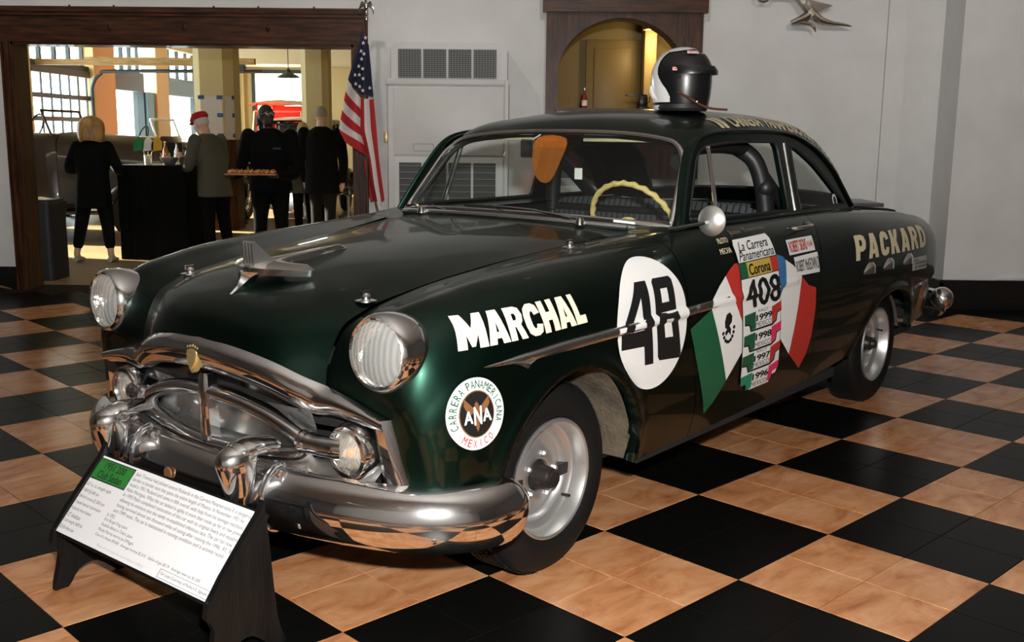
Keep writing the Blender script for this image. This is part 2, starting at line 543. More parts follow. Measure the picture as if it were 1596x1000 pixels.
# ---- oak casing of the hall opening
cas = struct(MB().box((OX0 - .095, 5.84, 0), (OX0, 5.899, OZ)).box((OX0 - .055, 5.815, 0), (OX0 - .012, 5.84, OZ)).box((OX0 - .09, 5.822, 0), (OX0 - .07, 5.84, OZ)).build('trim_2', M_WOOD, smooth=False))
for nm, geo, mt in (
    ('casing_right', MB().box((OX1, 5.84, 0), (OX1 + .10, 5.899, OZ)).box((OX1 + .012, 5.815, 0), (OX1 + .04, 5.84, OZ)), M_WOOD),
    ('casing_head', MB().box((OX0 - .095, 5.84, OZ), (OX1 + .10, 5.899, 2.53)), M_WOODX),
    ('casing_cornice', MB().box((OX0 - .13, 5.80, 2.53), (OX1 + .13, 5.899, 2.575)).box((OX0 - .11, 5.82, 2.50), (OX1 + .115, 5.899, 2.531)), M_WOODX),
    ('casing_bead', MB().box((OX0 - .02, 5.825, OZ), (OX1 + .02, 5.841, OZ + .05)), M_WOODX),
    ('jamb_left', MB().box((OX0, 5.84, 0), (OX0 + .022, 6.12, OZ)), M_WOOD),
    ('jamb_right', MB().box((OX1 - .022, 5.84, 0), (OX1, 6.12, OZ)), M_WOOD),
    ('jamb_head', MB().box((OX0, 5.84, OZ - .022), (OX1, 6.12, OZ)), M_WOODX)):
    geo.build(nm, mt, cas, smooth=False)
for x in (-4.95, -4.275, -3.52):
    MB().add([(x - .028, 5.839, 2.40), (x, 5.839, 2.355), (x + .028, 5.839, 2.40), (x, 5.839, 2.445), (x, 5.822, 2.40)], [(0, 1, 4), (1, 2, 4), (2, 3, 4), (3, 0, 4)]).build('diamond_boss', M_WOODX, cas, smooth=False)
for x in (-5.3, -4.9, -4.0, -3.6, -3.1):
    MB().ball((x, 5.83, 2.583), .010, 6, 8).build('cornice_stud', M_BASE, cas)

# ---- oak arch surround and the pantry behind it
archo = [(-1.02, 1.10), (-1.02, 2.56), (.38, 2.56), (.38, 1.10)]
ar = struct(MB().prism(archo, 5.83, 5.899, 'xz', holes=()).build('trim_3', M_WOOD, smooth=False)) if False else None
outer = [(-1.02, 1.10), (-.5, 1.10), (-.5, 1.69), (AX0 + .012, 1.69)] + [(x + (.012 if x < AC else -.012), z) for x, z in arch_in[1:-1]] + [(AX1 - .012, 1.69), (-.2, 1.69), (-.2, 1.10), (.38, 1.10), (.38, 2.565), (-1.02, 2.565)]
ar = struct(MB().prism(outer, 5.84, 5.899, 'xz').build('trim_3', M_WOOD, smooth=False))
inl = [(x + (.012 if x < AC else -.012), z - .004) for x, z in arch_in]
MB().grid([[(x, 5.842, z), (x, 6.12, z)] for x, z in inl]).build('arch_lining', M_WOOD, ar)
MB().box((-1.055, 5.80, 2.566), (.415, 5.899, 2.85)).build('arch_header', M_WOODX, ar, smooth=False)
MB().box((-1.075, 5.785, 2.80), (.435, 5.899, 2.86)).build('arch_cornice', M_WOODX, ar, smooth=False)
MB().box((AX0 - .0, 5.82, 1.70), (AX1 + .0, 6.25, 1.7299)).build('arch_sill', M_WOODX, ar, smooth=False)
M_OCHRE = mat('ochre_wall', (.30, .21, .07), .6)
struct(MB().box((-2.55, 9.0, 0), (1.8, 9.1, 3.4)).box((-2.65, 6.21, 0), (-2.55, 9.1, 3.4)).box((1.8, 6.21, 0), (1.9, 9.1, 3.4)).build('wall_pantry', M_OCHRE, smooth=False))
struct(MB().box((-2.65, 6.2, 3.4), (1.9, 9.1, 3.5)).build('ceiling_pantry', M_OCHRE, smooth=False))
struct(MB().box((-2.65, 6.2, -.1), (1.9, 9.1, 0)).build('floor_pantry', mat('pantry_floor', (.12, .08, .05), .5), smooth=False))
d3 = struct(MB().box((-.50, 8.93, 0), (.14, 8.999, 2.60), bev=.01).build('door_1', mat('ochre_door', (.27, .185, .058), .45)))
MB().box((-.40, 8.915, 1.35), (.05, 8.932, 2.50), bev=.006).build('door_panel', MATS['ochre_door'], d3)
MB().box((-.40, 8.915, .2), (.05, 8.932, 1.2), bev=.006).build('door_panel', MATS['ochre_door'], d3)
MB().ball((.06, 8.90, 1.05), .03, 8, 10).build('door_knob', M_GOLDM, d3)
struct(MB().box((.155, 8.6, 0), (.30, 8.999, 3.399), bev=.02).build('trim_4', mat('cream_post', (.55, .42, .18), .5)))
pl_ = empty('pantry_lamp', (.27, 8.3, 2.66))
tag(pl_, 'small conical lamp shining inside the arched hatch', 'lamp')
MB().lathe([(.02, .10), (.03, .09), (.17, .0), (.168, -.006)], 20, 'z').build('lamp_shade', mat('lamp_shade_brass', (.35, .22, .08), .4, .5), pl_)
MB().lathe([(0, .01), (.15, .006)], 20, 'z').build('lamp_glow', mat('lamp_glow', (1, .8, .4), .5, emit=(1, .72, .32), estr=9), pl_)
MB().tube([(0, 0, .09), (0, 0, .739)], .006, 6).build('lamp_cord', M_BLACK, pl_)
lamp('pantry_light', 'POINT', (.27, 8.3, 2.58), 11, (1, .74, .36), shadow_soft_size=.08)
ba = empty('red_bottle', (-.655, 6.05, 1.73))
tag(ba, 'small red bottle with pale label standing on the arched hatch sill', 'bottle')
MB().lathe([(0, 0), (.024, .0), (.026, .006), (.026, .09), (.020, .115), (.010, .135), (.010, .165)], 20, 'z').build('bottle_body', mat('red_glass', (.35, .03, .02), .1, trans=.3), ba)
MB().lathe([(.012, .165), (.013, .185), (0, .187)], 14, 'z').build('bottle_cap', M_STEEL, ba)
MB().lathe([(.0266, .025), (.0266, .075)], 20, 'z').build('bottle_label', mat('pale_label', (.7, .6, .5), .6), ba)
tp = empty('kitchen_appliance', (-.12, 6.0, 1.73))
tag(tp, 'small black appliance with a long thin arm on the hatch sill', 'appliance')
MB().box((-.035, -.03, .018), (.04, .03, .115), bev=.006).build('machine_body', M_BASE, tp)
MB().box((-.04, -.035, .0), (.055, .035, .018), bev=.004).build('machine_top', M_BASE, tp)
MB().box((-.165, -.008, .115), (.035, .008, .130), bev=.003).build('machine_arm', M_BASE, tp)
MB().tube([(.04, 0, .05), (.06, 0, .07), (.06, 0, .11)], .005, 6).build('machine_lever', M_BASE, tp)

# ---- showroom ceiling lamps (unseen room lights; row by wall_front added to brighten chrome)
lampm = MB().lathe([(.10, 0), (.11, -.02), (.085, -.025), (.08, -.004), (0, -.003)], 24, 'z').mesh('unseen_lamp_housing', mat('unseen_lamp_ring', (.5, .4, .25), .4, .6))
for k, (x, y) in enumerate([(-7.6, 3.4), (-5.2, 3.4), (-2.8, 3.4), (-.4, 3.4), (2.0, 3.2), (4.6, 2.8), (-6.4, -5.4), (-3.2, -5.4), (0, -5.4), (3.2, -5.4)]):
    o = bpy.data.objects.new('unseen_ceiling_lamp', lampm); COL.objects.link(o); o.location = (x, y, 4.199)
    tag(o, 'unseen round recessed lamp in the showroom ceiling', 'lamp', 'unseen showroom ceiling lamps')
    lamp('unseen_ceiling_light', 'AREA', (x, y, 4.165), CEIL_W if y > 0 else CEIL_W * 4.0, (1.0, .93, .83), aim=(x, y + (2.5 if y > 0 else -2.6), 2.0), shape='DISK', size=.15, spread=R(110))

# ---- tall air-conditioning cabinet
ac = empty('air_conditioner', (-1.88, 5.68, 0))
tag(ac, 'tall white floor-standing air conditioner cabinet against the wall', 'air conditioner')
M_ACW = add_noise_color(mat('appliance_white', (.60, .60, .585), .45), (.58, .58, .565), (.645, .645, .63), 2.2, 3, .35, .65)
M_ACG = mat('grille_dark', (.055, .06, .06), .6)
MB().box((-.525, -.20, 0), (.535, .215, 1.93), bev=.012).build('cabinet', M_ACW, ac)
MB().prism(loop_rect(-.49, .52, 1.90, 2.262, .06), -.205, .215, 'xz').build('top_box', M_ACW, ac, angle=40)
MB().box((-.53, -.214, 1.905), (.50, -.198, 1.955), bev=.004).build('ledge', M_ACW, ac)
MB().box((-.47, -.212, 1.30), (.49, -.199, 1.88), bev=.004).build('upper_door', M_ACW, ac)
MB().box((-.47, -.212, .10), (.49, -.199, 1.285), bev=.004).build('lower_door', M_ACW, ac)
MB().box((.500, -.216, .05), (.534, -.199, 1.95), bev=.004).build('side_strip', M_ACW, ac)
def ac_grille(z0, z1, nm):
    for k in range(4):
        x0 = -.425 + .218 * k; x1 = x0 + .197
        gq = MB().box((x0, -.222, z0), (x1, -.204, z1)).build(nm, M_ACG, ac, smooth=False)
        gl_ = MB()
        nb = 11 if nm == 'lower_grille' else 14
        for q in range(nb):
            z = z0 + (z1 - z0) * (q + .5) / nb
            gl_.box((x0, -.229, z - .0025), (x1, -.221, z + .0025))
        if nm != 'lower_grille':
            for q in range(8):
                x = x0 + (x1 - x0) * (q + .5) / 8
                gl_.box((x - .0018, -.227, z0), (x + .0018, -.221, z1))
        gl_.build('louvre', mat('grille_slat', (.22, .225, .22), .5), gq, smooth=False)
ac_grille(1.965, 2.205, 'upper_grille'); ac_grille(.62, 1.235, 'lower_grille')
MB().prism(loop_rect(-.30, -.12, 1.335, 1.40, .015), -.2155, -.212, 'xz', holes=[loop_rect(-.297, -.123, 1.338, 1.397, .013)]).build('badge_plate', mat('dull_seam', (.25, .25, .24), .6), ac)
sw = MB().box((-2.495, 5.885, 1.40), (-2.462, 5.899, 1.50), bev=.003).build('wall_switch', mat('brass_plate', (.62, .50, .26), .4, .6))
tag(sw, 'small brass thermostat plate on the wall between flag and cabinet', 'switch')

# ---- flag on a pole beside the opening
fg = empty('flag', (-2.60, 5.50, 0))
tag(fg, 'furled stars and stripes flag on a floor pole beside the oak opening', 'flag')
MB().lathe([(0, 0), (.16, 0), (.16, .02), (.05, .05), (.03, .10), (0, .10)], 28, 'z').build('pole_base', M_GOLDM, fg)
MB().tube([(0, 0, .08), (.018, 0, 2.49)], .013, 12).build('pole', M_WOOD, fg)
ea = MB().lathe([(.014, 2.44), (.020, 2.46), (.010, 2.49), (.013, 2.52), (0, 2.53)], 14, 'z', (.018, 0, 0))
ea.ball((.018, 0, 2.56), (.022, .020, .036), 8, 10).ball((.018, -.012, 2.605), (.012, .016, .014), 6, 8)
for s in (1, -1):
    for q in range(4):
        ea.tube([(.018 + s * .012, 0, 2.575), (.018 + s * (.035 + .008 * q), 0, 2.60 - .018 * q), (.018 + s * (.052 + .004 * q), 0, 2.585 - .028 * q)], [.010, .008, .003], 6)
ea.build('eagle_finial', mat('silver_metal', (.75, .73, .70), .2, 1.0), fg)
# cloth: hangs from the pole in folds; the canton at the top, stripes run lengthways
M_FR = mat('flag_red', (.42, .018, .022), .8); M_FW = mat('flag_white', (.66, .62, .60), .8); M_FB = mat('flag_blue', (.012, .016, .045), .8)
W_, H_ = 26, 52
def flag_pt(a, b):
    """a across the cloth 0..1 (pole edge to outer edge), b down 0..1; outline hangs to the left then sweeps down"""
    z = 2.40 - 1.56 * b - .13 * a * (1 - a) - .10 * max(0, .5 - a) * b
    lx = np.interp(b, [0, .08, .30, .55, .72, .85, 1.0], [-.012, -.045, -.155, -.235, -.10, -.075, .00])
    rx = np.interp(b, [0, .08, .30, .55, .72, .85, 1.0], [.012, .02, .045, .08, .10, .125, .155])
    x = lx + (rx - lx) * a
    y = -.03 - .045 * math.sin(a * 9.5 + 1.2) * min(1, b * 4) - .02 * math.sin(a * 5 + b * 3)
    return (x + .012, y, z)
def flag_part(name, a0, a1, b0, b1, m_, na=8, nb=16, sk=0.0):
    G = [[flag_pt(a0 + (a1 - a0) * i / na, min(1, max(0, b0 + (b1 - b0) * j / nb + sk * (a0 + (a1 - a0) * i / na)))) for j in range(nb + 1)] for i in range(na + 1)]
    mb = MB().grid(G)
    mb.add([(p[0], p[1] + .003, p[2]) for r_ in G for p in r_], [tuple(reversed([i * (nb + 1) + j, i * (nb + 1) + j + 1, (i + 1) * (nb + 1) + j + 1, (i + 1) * (nb + 1) + j])) for i in range(na) for j in range(nb)])
    return mb.build(name, m_, fg)
flag_part('canton', 0, 1, 0, .285, M_FB, 20, 14, .10)
# left fall: slanting stripes; right fall: stripes running down
edges = [.285, .345, .395, .445, .495, .545, .615]
for k in range(6):
    flag_part('stripe', 0, .56, edges[k], edges[k + 1], M_FW if k % 2 == 0 else M_FR, 10, 5, .16)
flag_part('stripe', .56, .70, .285 + .07, .93, M_FR, 4, 20, .03)
flag_part('stripe', .70, .86, .285 + .075, .94, M_FW, 4, 20, .03)
flag_part('stripe', .86, 1.0, .285 + .08, .93, M_FR, 4, 20, .03)
flag_part('stripe', .30, .56, .705, .93, M_FR, 5, 12, .03)
flag_part('stripe', .62, .80, .96, 1.08, M_FW, 4, 4, -.02)
flag_part('stripe', .48, .62, .96, 1.14, M_FR, 4, 4, -.02)
def star_pts(r):
    return [((r if k % 2 == 0 else r * .4) * math.sin(PI * k / 5), (r if k % 2 == 0 else r * .4) * math.cos(PI * k / 5)) for k in range(10)]
for (a, b) in [(.42, .075), (.30, .12), (.62, .135), (.44, .16), (.30, .20), (.60, .215), (.40, .245), (.22, .25), (.66, .27), (.30, .295), (.50, .31), (.90, .33), (.70, .05), (.66, .335)]:
    c = flag_pt(a, b)
    MB().prism([(c[0] + x, c[2] + z) for x, z in star_pts(.019)], c[1] - .014, c[1] - .004, 'xz').build('star', M_FW, fg)

# ---- winged figure relief on the wall
wf = empty('winged_figure', (1.40, 5.89, 2.50))
tag(wf, 'silver relief of a flying winged figure holding a wheel, on white wall', 'wall ornament')
M_PEW = mat('pewter', (.42, .38, .33), .28, 1.0)
def rel(name, path, rs, n=10): MB().tube(cr(path, 5), list(np.interp(np.linspace(0, 1, (len(path) - 1) * 5 + 1), np.linspace(0, 1, len(rs)), rs)), n, squash=(1, 1)).build(name, M_PEW, wf)
rel('torso', [(-.22, -.05, .24), (-.14, -.055, .17), (-.09, -.055, .10), (-.06, -.05, .06)], [.035, .05, .042, .048])
rel('head', [(-.24, -.05, .27), (-.26, -.05, .31), (-.28, -.05, .34)], [.028, .036, .018])
rel('arm', [(-.20, -.05, .22), (-.32, -.05, .23), (-.44, -.05, .22)], [.022, .018, .012])
rel('front_thigh', [(-.07, -.05, .07), (-.15, -.055, .025), (-.24, -.05, -.012)], [.045, .036, .024])
rel('front_shin', [(-.24, -.05, -.012), (-.15, -.05, -.008), (-.06, -.05, -.025)], [.022, .022, .013])
rel('front_foot', [(-.06, -.05, -.025), (-.035, -.05, -.05), (-.02, -.045, -.085)], [.013, .012, .004])
rel('rear_leg', [(-.06, -.05, .07), (.02, -.05, .015), (.12, -.045, -.01), (.22, -.04, -.02)], [.042, .034, .022, .014])
rel('rear_foot', [(.22, -.04, -.02), (.27, -.04, -.028), (.30, -.04, -.035)], [.014, .010, .003])
wg = MB().prism([(-.12, .20), (-.02, .175), (.10, .15), (.12, .138), (.06, .118), (.0, .085), (-.08, .075)], -.045, -.015, 'xz').build('wing', M_PEW, wf)
rw = MB().tube([(-.50 + .055 * math.cos(2 * PI * k / 24), -.05, .225 + .055 * math.sin(2 * PI * k / 24)) for k in range(24)], .012, 8, closed=True).ball((-.50, -.05, .225), .018, 8, 10)
rw.build('wheel', M_PEW, wf)
for o in list(wf.children): pass

# ---- low black bench behind the car's tail
bn = empty('black_bench', (1.3, 5.45, 0))
tag(bn, 'low black cabinet with a rounded top corner behind the car tail', 'cabinet')
MB().prism([(-.55, .08), (.70, .08), (.70, .84), (.66, .89), (.60, .90), (-.55, .93)], -.30, .30, 'xz').build('cabinet_body', M_BASE, bn)
MB().box((-.57, -.32, .915), (.56, .32, .945), bev=.006).build('cabinet_top', mat('grey_top', (.10, .10, .10), .3), bn)
MB().box((-.5, -.26, 0), (.65, .26, .081)).build('plinth', M_BASE, bn)
# ================================================================== THE RACE CAR
CAR_LOC = (-1.7318, 0.1357, 0.0)
CAR_RZ = R(-127.786)
car = empty('sedan_car', CAR_LOC, CAR_RZ)
tag(car, 'dark green vintage race sedan with number 48 and rally decals on checkered floor', 'car')

# ---- side surface: stations (front to tail), each from hood seam over the crest and down the flank
def st(x, top, bot=None):
    """station at x: list of (y, z) or (x, y, z)"""
    return [(p if len(p) == 3 else (x, p[0], p[1])) for p in top]
SIDE = [
    [(.700, .500, .728), (.697, .600, .700), (.694, .690, .682), (.690, .748, .664), (.682, .768, .610), (.676, .780, .560), (.668, .788, .505), (.660, .795, .450), (.650, .800, .380)],
    [(.688, .498, .800), (.698, .600, .785), (.702, .705, .775), (.690, .795, .735), (.668, .838, .665), (.652, .856, .590), (.640, .864, .515), (.630, .868, .445), (.620, .862, .365)],
    [(.640, .503, .893), (.662, .600, .890), (.672, .715, .890), (.650, .825, .835), (.608, .882, .745), (.585, .904, .640), (.575, .910, .535), (.565, .908, .445), (.560, .890, .355)],
    [(.555, .512, .942), (.575, .610, .955), (.585, .722, .967), (.560, .832, .925), (.505, .902, .832), (.480, .928, .700), (.470, .936, .560), (.462, .930, .445), (.460, .905, .345)],
    [(.360, .522, .990), (.360, .622, 1.005), (.360, .742, 1.022), (.345, .850, .990), (.320, .920, .900), (.310, .948, .760), (.305, .955, .600), (.302, .946, .450), (.300, .915, .335)],
    [(0., .542, 1.040), (0., .642, 1.052), (0., .758, 1.064), (0., .866, 1.035), (0., .932, .945), (0., .958, .800), (0., .963, .620), (0., .952, .455), (0., .918, .330)],
    [(-.34, .566, 1.074), (-.34, .664, 1.082), (-.34, .772, 1.088), (-.35, .872, 1.060), (-.37, .936, .970), (-.39, .960, .820), (-.41, .965, .630), (-.43, .953, .455), (-.43, .918, .320)],
    [(-.68, .640, 1.108), (-.67, .715, 1.112), (-.665, .795, 1.110), (-.66, .878, 1.078), (-.67, .938, .980), (-.695, .960, .825), (-.735, .965, .630), (-.780, .953, .455), (-.790, .918, .320)],
    [(-1.00, .792, 1.128), (-1.00, .815, 1.130), (-1.00, .850, 1.120), (-1.00, .900, 1.080), (-1.00, .944, .980), (-1.03, .962, .825), (-1.06, .966, .635), (-1.08, .953, .460), (-1.09, .918, .325)],
    [(-1.50, .794, 1.130), (-1.50, .817, 1.131), (-1.50, .853, 1.121), (-1.50, .903, 1.080), (-1.50, .946, .980), (-1.50, .963, .825), (-1.50, .966, .640), (-1.50, .953, .465), (-1.50, .918, .335)],
    [(-2.00, .794, 1.132), (-2.00, .817, 1.133), (-1.99, .853, 1.122), (-1.97, .903, 1.080), (-1.95, .946, .980), (-1.93, .963, .825), (-1.91, .966, .645), (-1.90, .953, .475), (-1.89, .918, .345)],
    [(-2.25, .790, 1.132), (-2.25, .815, 1.132), (-2.24, .855, 1.121), (-2.22, .906, 1.080), (-2.20, .951, .985), (-2.19, .969, .830), (-2.18, .971, .655), (-2.17, .957, .490), (-2.16, .918, .358)],
    [(-2.52, .762, 1.120), (-2.52, .803, 1.122), (-2.51, .858, 1.113), (-2.50, .914, 1.074), (-2.49, .963, .985), (-2.48, .982, .832), (-2.48, .981, .662), (-2.48, .961, .508), (-2.47, .919, .380)],
    [(-2.85, .690, 1.096), (-2.85, .760, 1.106), (-2.85, .850, 1.100), (-2.84, .917, 1.062), (-2.84, .970, .982), (-2.84, .990, .834), (-2.84, .987, .675), (-2.84, .960, .530), (-2.84, .915, .405)],
    [(-3.20, .630, 1.066), (-3.20, .720, 1.082), (-3.20, .830, 1.084), (-3.20, .912, 1.048), (-3.20, .970, .975), (-3.20, .990, .832), (-3.20, .986, .690), (-3.20, .968, .540), (-3.20, .940, .410)],
    [(-3.52, .600, 1.012), (-3.52, .700, 1.044), (-3.52, .805, 1.054), (-3.53, .888, 1.022), (-3.54, .948, .958), (-3.55, .968, .825), (-3.55, .966, .690), (-3.55, .956, .550), (-3.55, .935, .420)],
    [(-3.76, .580, .960), (-3.77, .680, 1.000), (-3.78, .775, 1.014), (-3.80, .848, .985), (-3.82, .898, .912), (-3.83, .918, .800), (-3.83, .918, .685), (-3.83, .912, .560), (-3.82, .892, .435)],
    [(-3.92, .550, .850), (-3.94, .640, .895), (-3.96, .715, .912), (-3.98, .772, .890), (-4.00, .812, .835), (-4.01, .826, .760), (-4.01, .826, .670), (-4.00, .818, .565), (-3.98, .798, .455)],
    [(-4.02, .300, .720), (-4.04, .380, .760), (-4.06, .450, .780), (-4.08, .490, .770), (-4.09, .510, .740), (-4.10, .515, .690), (-4.10, .510, .630), (-4.09, .500, .560), (-4.07, .490, .485)],
]
SIDE = np.array(SIDE)
UC = chord(SIDE); VC = chord(SIDE.transpose(1, 0, 2))
U_DOORF, U_DOORR, U_END = UC[7], UC[10], UC[-1]

ARCH_F = (.035, .325, .400, .418)      # cx, cz, rx, rz of the front wheel opening
ARCH_R = (-2.93, .335, .460, .345)
TRIM_Z = .833

def side_pts(us, vs):
    G = hinterp(SIDE, UC, us)
    G = hinterp(G.transpose(1, 0, 2), VC, vs).transpose(1, 0, 2)
    # rolled flares round the wheel openings
    for (cx, cz, rx, rz), amp in ((ARCH_F, .016), (ARCH_R, .010)):
        e = np.sqrt(((G[..., 0] - cx) / rx) ** 2 + ((G[..., 2] - cz) / rz) ** 2)
        w = np.exp(-((e - 1.03) / .075) ** 2) * (G[..., 1] > .7)
        G[..., 1] += amp * w
    # crease above the rear wheel running to the tail: the flank below it steps in
    s = 1 / (1 + np.exp(-(G[..., 2] - .662) / .010))
    k = (.30 * np.clip((-2.62 - G[..., 0]) / .12, 0, 1) + .70 * np.clip((-3.20 - G[..., 0]) / .2, 0, 1)) * np.clip((G[..., 1] - .6) / .2, 0, 1)
    G[..., 1] -= .024 * (1 - s) * k
    return G

def steps(a, b, d):
    n = max(2, int(math.ceil((b - a) / d)))
    return np.linspace(a, b, n + 1)

VS = np.concatenate([np.linspace(VC[0], VC[3], 20)[:-1], np.linspace(VC[3], VC[-1], 56)])

def side_panel(name, u0, u1, parent, arches=(), sgn=1, d=.02, matl=None):
    G = side_pts(steps(u0, u1, d), VS)
    nu, nv = G.shape[:2]
    inside = np.zeros((nu, nv), bool)
    for cx, cz, rx, rz in arches:
        e = np.sqrt(((G[..., 0] - cx) / rx) ** 2 + ((G[..., 2] - cz) / rz) ** 2)
        inside |= e < 1.0
    keep = []
    for i in range(nu - 1):
        for j in range(nv - 1):
            q = inside[i, j], inside[i + 1, j], inside[i + 1, j + 1], inside[i, j + 1]
            if not all(q):
                keep.append((i, j))
    for cx, cz, rx, rz in arches:                      # snap the ragged border to the opening's curve
        dx = (G[..., 0] - cx) / rx; dz = (G[..., 2] - cz) / rz
        e = np.sqrt(dx ** 2 + dz ** 2)
        m = (e < 1.0) & (e > .5)
        G[..., 0] = np.where(m, cx + rx * dx / np.maximum(e, 1e-6), G[..., 0])
        G[..., 2] = np.where(m, cz + rz * dz / np.maximum(e, 1e-6), G[..., 2])
    if sgn < 0:
        G = G * np.array([1, -1, 1])
    mb = MB()
    idx = {}
    def vid(i, j):
        if (i, j) not in idx:
            idx[(i, j)] = len(mb.v); mb.v.append(tuple(float(c) for c in G[i, j]))
        return idx[(i, j)]
    for i, j in keep:
        q = [vid(i, j), vid(i, j + 1), vid(i + 1, j + 1), vid(i + 1, j)]
        if sgn > 0: q.reverse()
        mb.f.append(tuple(q)); mb.mi.append(0)
    # inward return along the bottom and the openings
    edge = {}
    for f in mb.f:
        for a, b in zip(f, f[1:] + f[:1]):
            edge[(a, b)] = 1
    for (a, b) in list(edge):
        if (b, a) in edge:
            continue
        pa, pb = mb.v[a], mb.v[b]
        if max(pa[2], pb[2]) > .80 and not any(abs(math.hypot((pa[0] - c[0]) / c[2], (pa[2] - c[1]) / c[3]) - 1) < .03 for c in arches):
            continue
        n = len(mb.v)
        mb.v += [(pb[0], pb[1] - sgn * .035, pb[2] + .004), (pa[0], pa[1] - sgn * .035, pa[2] + .004)]
        mb.f.append((b, a, n + 1, n)); mb.mi.append(0)
    return mb.build(name, matl or M_PAINT, parent, angle=50, weld=True)

g = .0025
for sgn in (1, -1):
    side_panel('front_fender', UC[0], U_DOORF - g, car, [ARCH_F], sgn)
    side_panel('door', U_DOORF + g, U_DOORR - g, car, (), sgn)
    side_panel('rear_quarter_panel', U_DOORR + g, U_END, car, [ARCH_R], sgn)

# bvh of the whole left flank for stickers
def grid_polys(G):
    nu, nv = G.shape[:2]
    vs = [Vector(p) for p in G.reshape(-1, 3)]
    fs = [(i * nv + j, (i + 1) * nv + j, (i + 1) * nv + j + 1, i * nv + j + 1) for i in range(nu - 1) for j in range(nv - 1)]
    return vs, fs
_sv, _sf = grid_polys(side_pts(steps(UC[0], U_END, .02), VS))
BVH_SIDE = BVHTree.FromPolygons(_sv, _sf)

# ---- hood: centre line to seam
HOOD = np.array([
    [(.806, 0, .832), (.798, .17, .822), (.770, .34, .790), (.704, .494, .734)],
    [(.775, 0, .898), (.768, .17, .890), (.742, .34, .862), (.692, .492, .802)],
    [(.715, 0, .944), (.708, .17, .940), (.690, .34, .922), (.645, .496, .897)],
    [(.600, 0, .985), (.598, .17, .982), (.590, .34, .970), (.560, .505, .946)],
    [(.360, 0, 1.044), (.360, .18, 1.040), (.360, .36, 1.022), (.360, .515, .992)],
    [(.02, 0, 1.092), (.02, .19, 1.088), (.02, .37, 1.068), (.02, .535, 1.040)],
    [(-.34, 0, 1.122), (-.34, .20, 1.118), (-.34, .39, 1.102), (-.34, .559, 1.074)],
    [(-.66, 0, 1.140), (-.655, .21, 1.137), (-.65, .42, 1.124), (-.645, .600, 1.103)],
])
hu = chord(HOOD); hv = chord(HOOD.transpose(1, 0, 2))
def hood_pts(us, vs):
    H = hinterp(HOOD, hu, us)
    # even slope at the centre line: mirror the net before interpolating across
    full = np.concatenate([(H * np.array([1, -1, 1]))[:, :0:-1], H], axis=1)
    fv = np.concatenate([-hv[:0:-1], hv])
    return hinterp(full.transpose(1, 0, 2), fv, vs).transpose(1, 0, 2)
_vs = np.linspace(-hv[-1], hv[-1], 61)
HG = hood_pts(steps(hu[0], hu[-1], .022), _vs)
hood = MB().grid(HG.tolist()).build('hood', M_PAINT, car)
_hv, _hf = grid_polys(HG); BVH_HOOD = BVHTree.FromPolygons(_hv, _hf)
# cowl between hood and windscreen
CW = []
for k in range(41):
    y = -.80 + 1.6 * k / 40
    a = abs(y)
    zf = np.interp(a, [0, .21, .42, .60, .80], [1.139, 1.136, 1.123, 1.103, 1.108])
    xf = np.interp(a, [0, .42, .60, .80], [-.664, -.655, -.649, -.66])
    xb = -.79 - .19 * (a / .76) ** 2.4
    CW.append([(xf, y, zf), ((xf * 2 + xb) / 3, y, zf + .010), ((xf + 2 * xb) / 3, y, zf * .5 + .578), (xb, y, 1.155 - .020 * (a / .8) ** 2)])
MB().grid(CW, flip=True).build('cowl', M_PAINT, car)

# ---- roof
def ghy(z): return .785 - .28 * (z - 1.13)
ROOF = np.array([
    [(-1.200, 0, 1.505), (-1.200, .25, 1.502), (-1.185, .46, 1.486), (-1.150, .600, 1.455), (-1.105, .690, 1.405)],
    [(-1.300, 0, 1.556), (-1.300, .25, 1.551), (-1.290, .46, 1.535), (-1.270, .610, 1.515), (-1.225, .692, 1.474)],
    [(-1.60, 0, 1.612), (-1.60, .25, 1.606), (-1.60, .46, 1.590), (-1.58, .610, 1.560), (-1.56, .682, 1.510)],
    [(-2.00, 0, 1.622), (-2.00, .25, 1.616), (-2.00, .46, 1.598), (-1.98, .610, 1.564), (-1.93, .680, 1.514)],
    [(-2.40, 0, 1.592), (-2.40, .25, 1.586), (-2.40, .46, 1.567), (-2.40, .618, 1.526), (-2.32, .697, 1.456)],
    [(-2.86, 0, 1.435), (-2.85, .25, 1.427), (-2.83, .46, 1.404), (-2.77, .640, 1.360), (-2.585, .742, 1.308)],
    [(-3.24, 0, 1.100), (-3.22, .25, 1.100), (-3.14, .48, 1.098), (-3.00, .690, 1.096), (-2.735, .790, 1.130)],
])
ru = chord(ROOF); rv = chord(ROOF.transpose(1, 0, 2))
def roof_pts(us, vs):
    H = hinterp(ROOF, ru, us)
    full = np.concatenate([(H * np.array([1, -1, 1]))[:, :0:-1], H], axis=1)
    fv = np.concatenate([-rv[:0:-1], rv])
    return hinterp(full.transpose(1, 0, 2), fv, vs).transpose(1, 0, 2)
U_RW0, U_RW1 = ru[4] + .10, ru[6] - .10          # rear window span
V_RW = rv[3] - .06
rmb = MB()
rmb.grid(roof_pts(steps(0, U_RW0, .03), np.linspace(-rv[-1], rv[-1], 61)).tolist())
for s in (1, -1):
    a = np.linspace(V_RW, rv[-1], 12)
    rmb.grid(roof_pts(steps(U_RW0, U_RW1, .03), a if s > 0 else -a[::-1]).tolist())
rmb.grid(roof_pts(steps(U_RW1, ru[-1], .03), np.linspace(-rv[-1], rv[-1], 61)).tolist())
roof = rmb.build('roof', M_PAINT, car, weld=True)
_rv, _rf = grid_polys(roof_pts(steps(0, ru[-1], .03), np.linspace(-rv[-1], rv[-1], 61))); BVH_ROOF = BVHTree.FromPolygons(_rv, _rf)
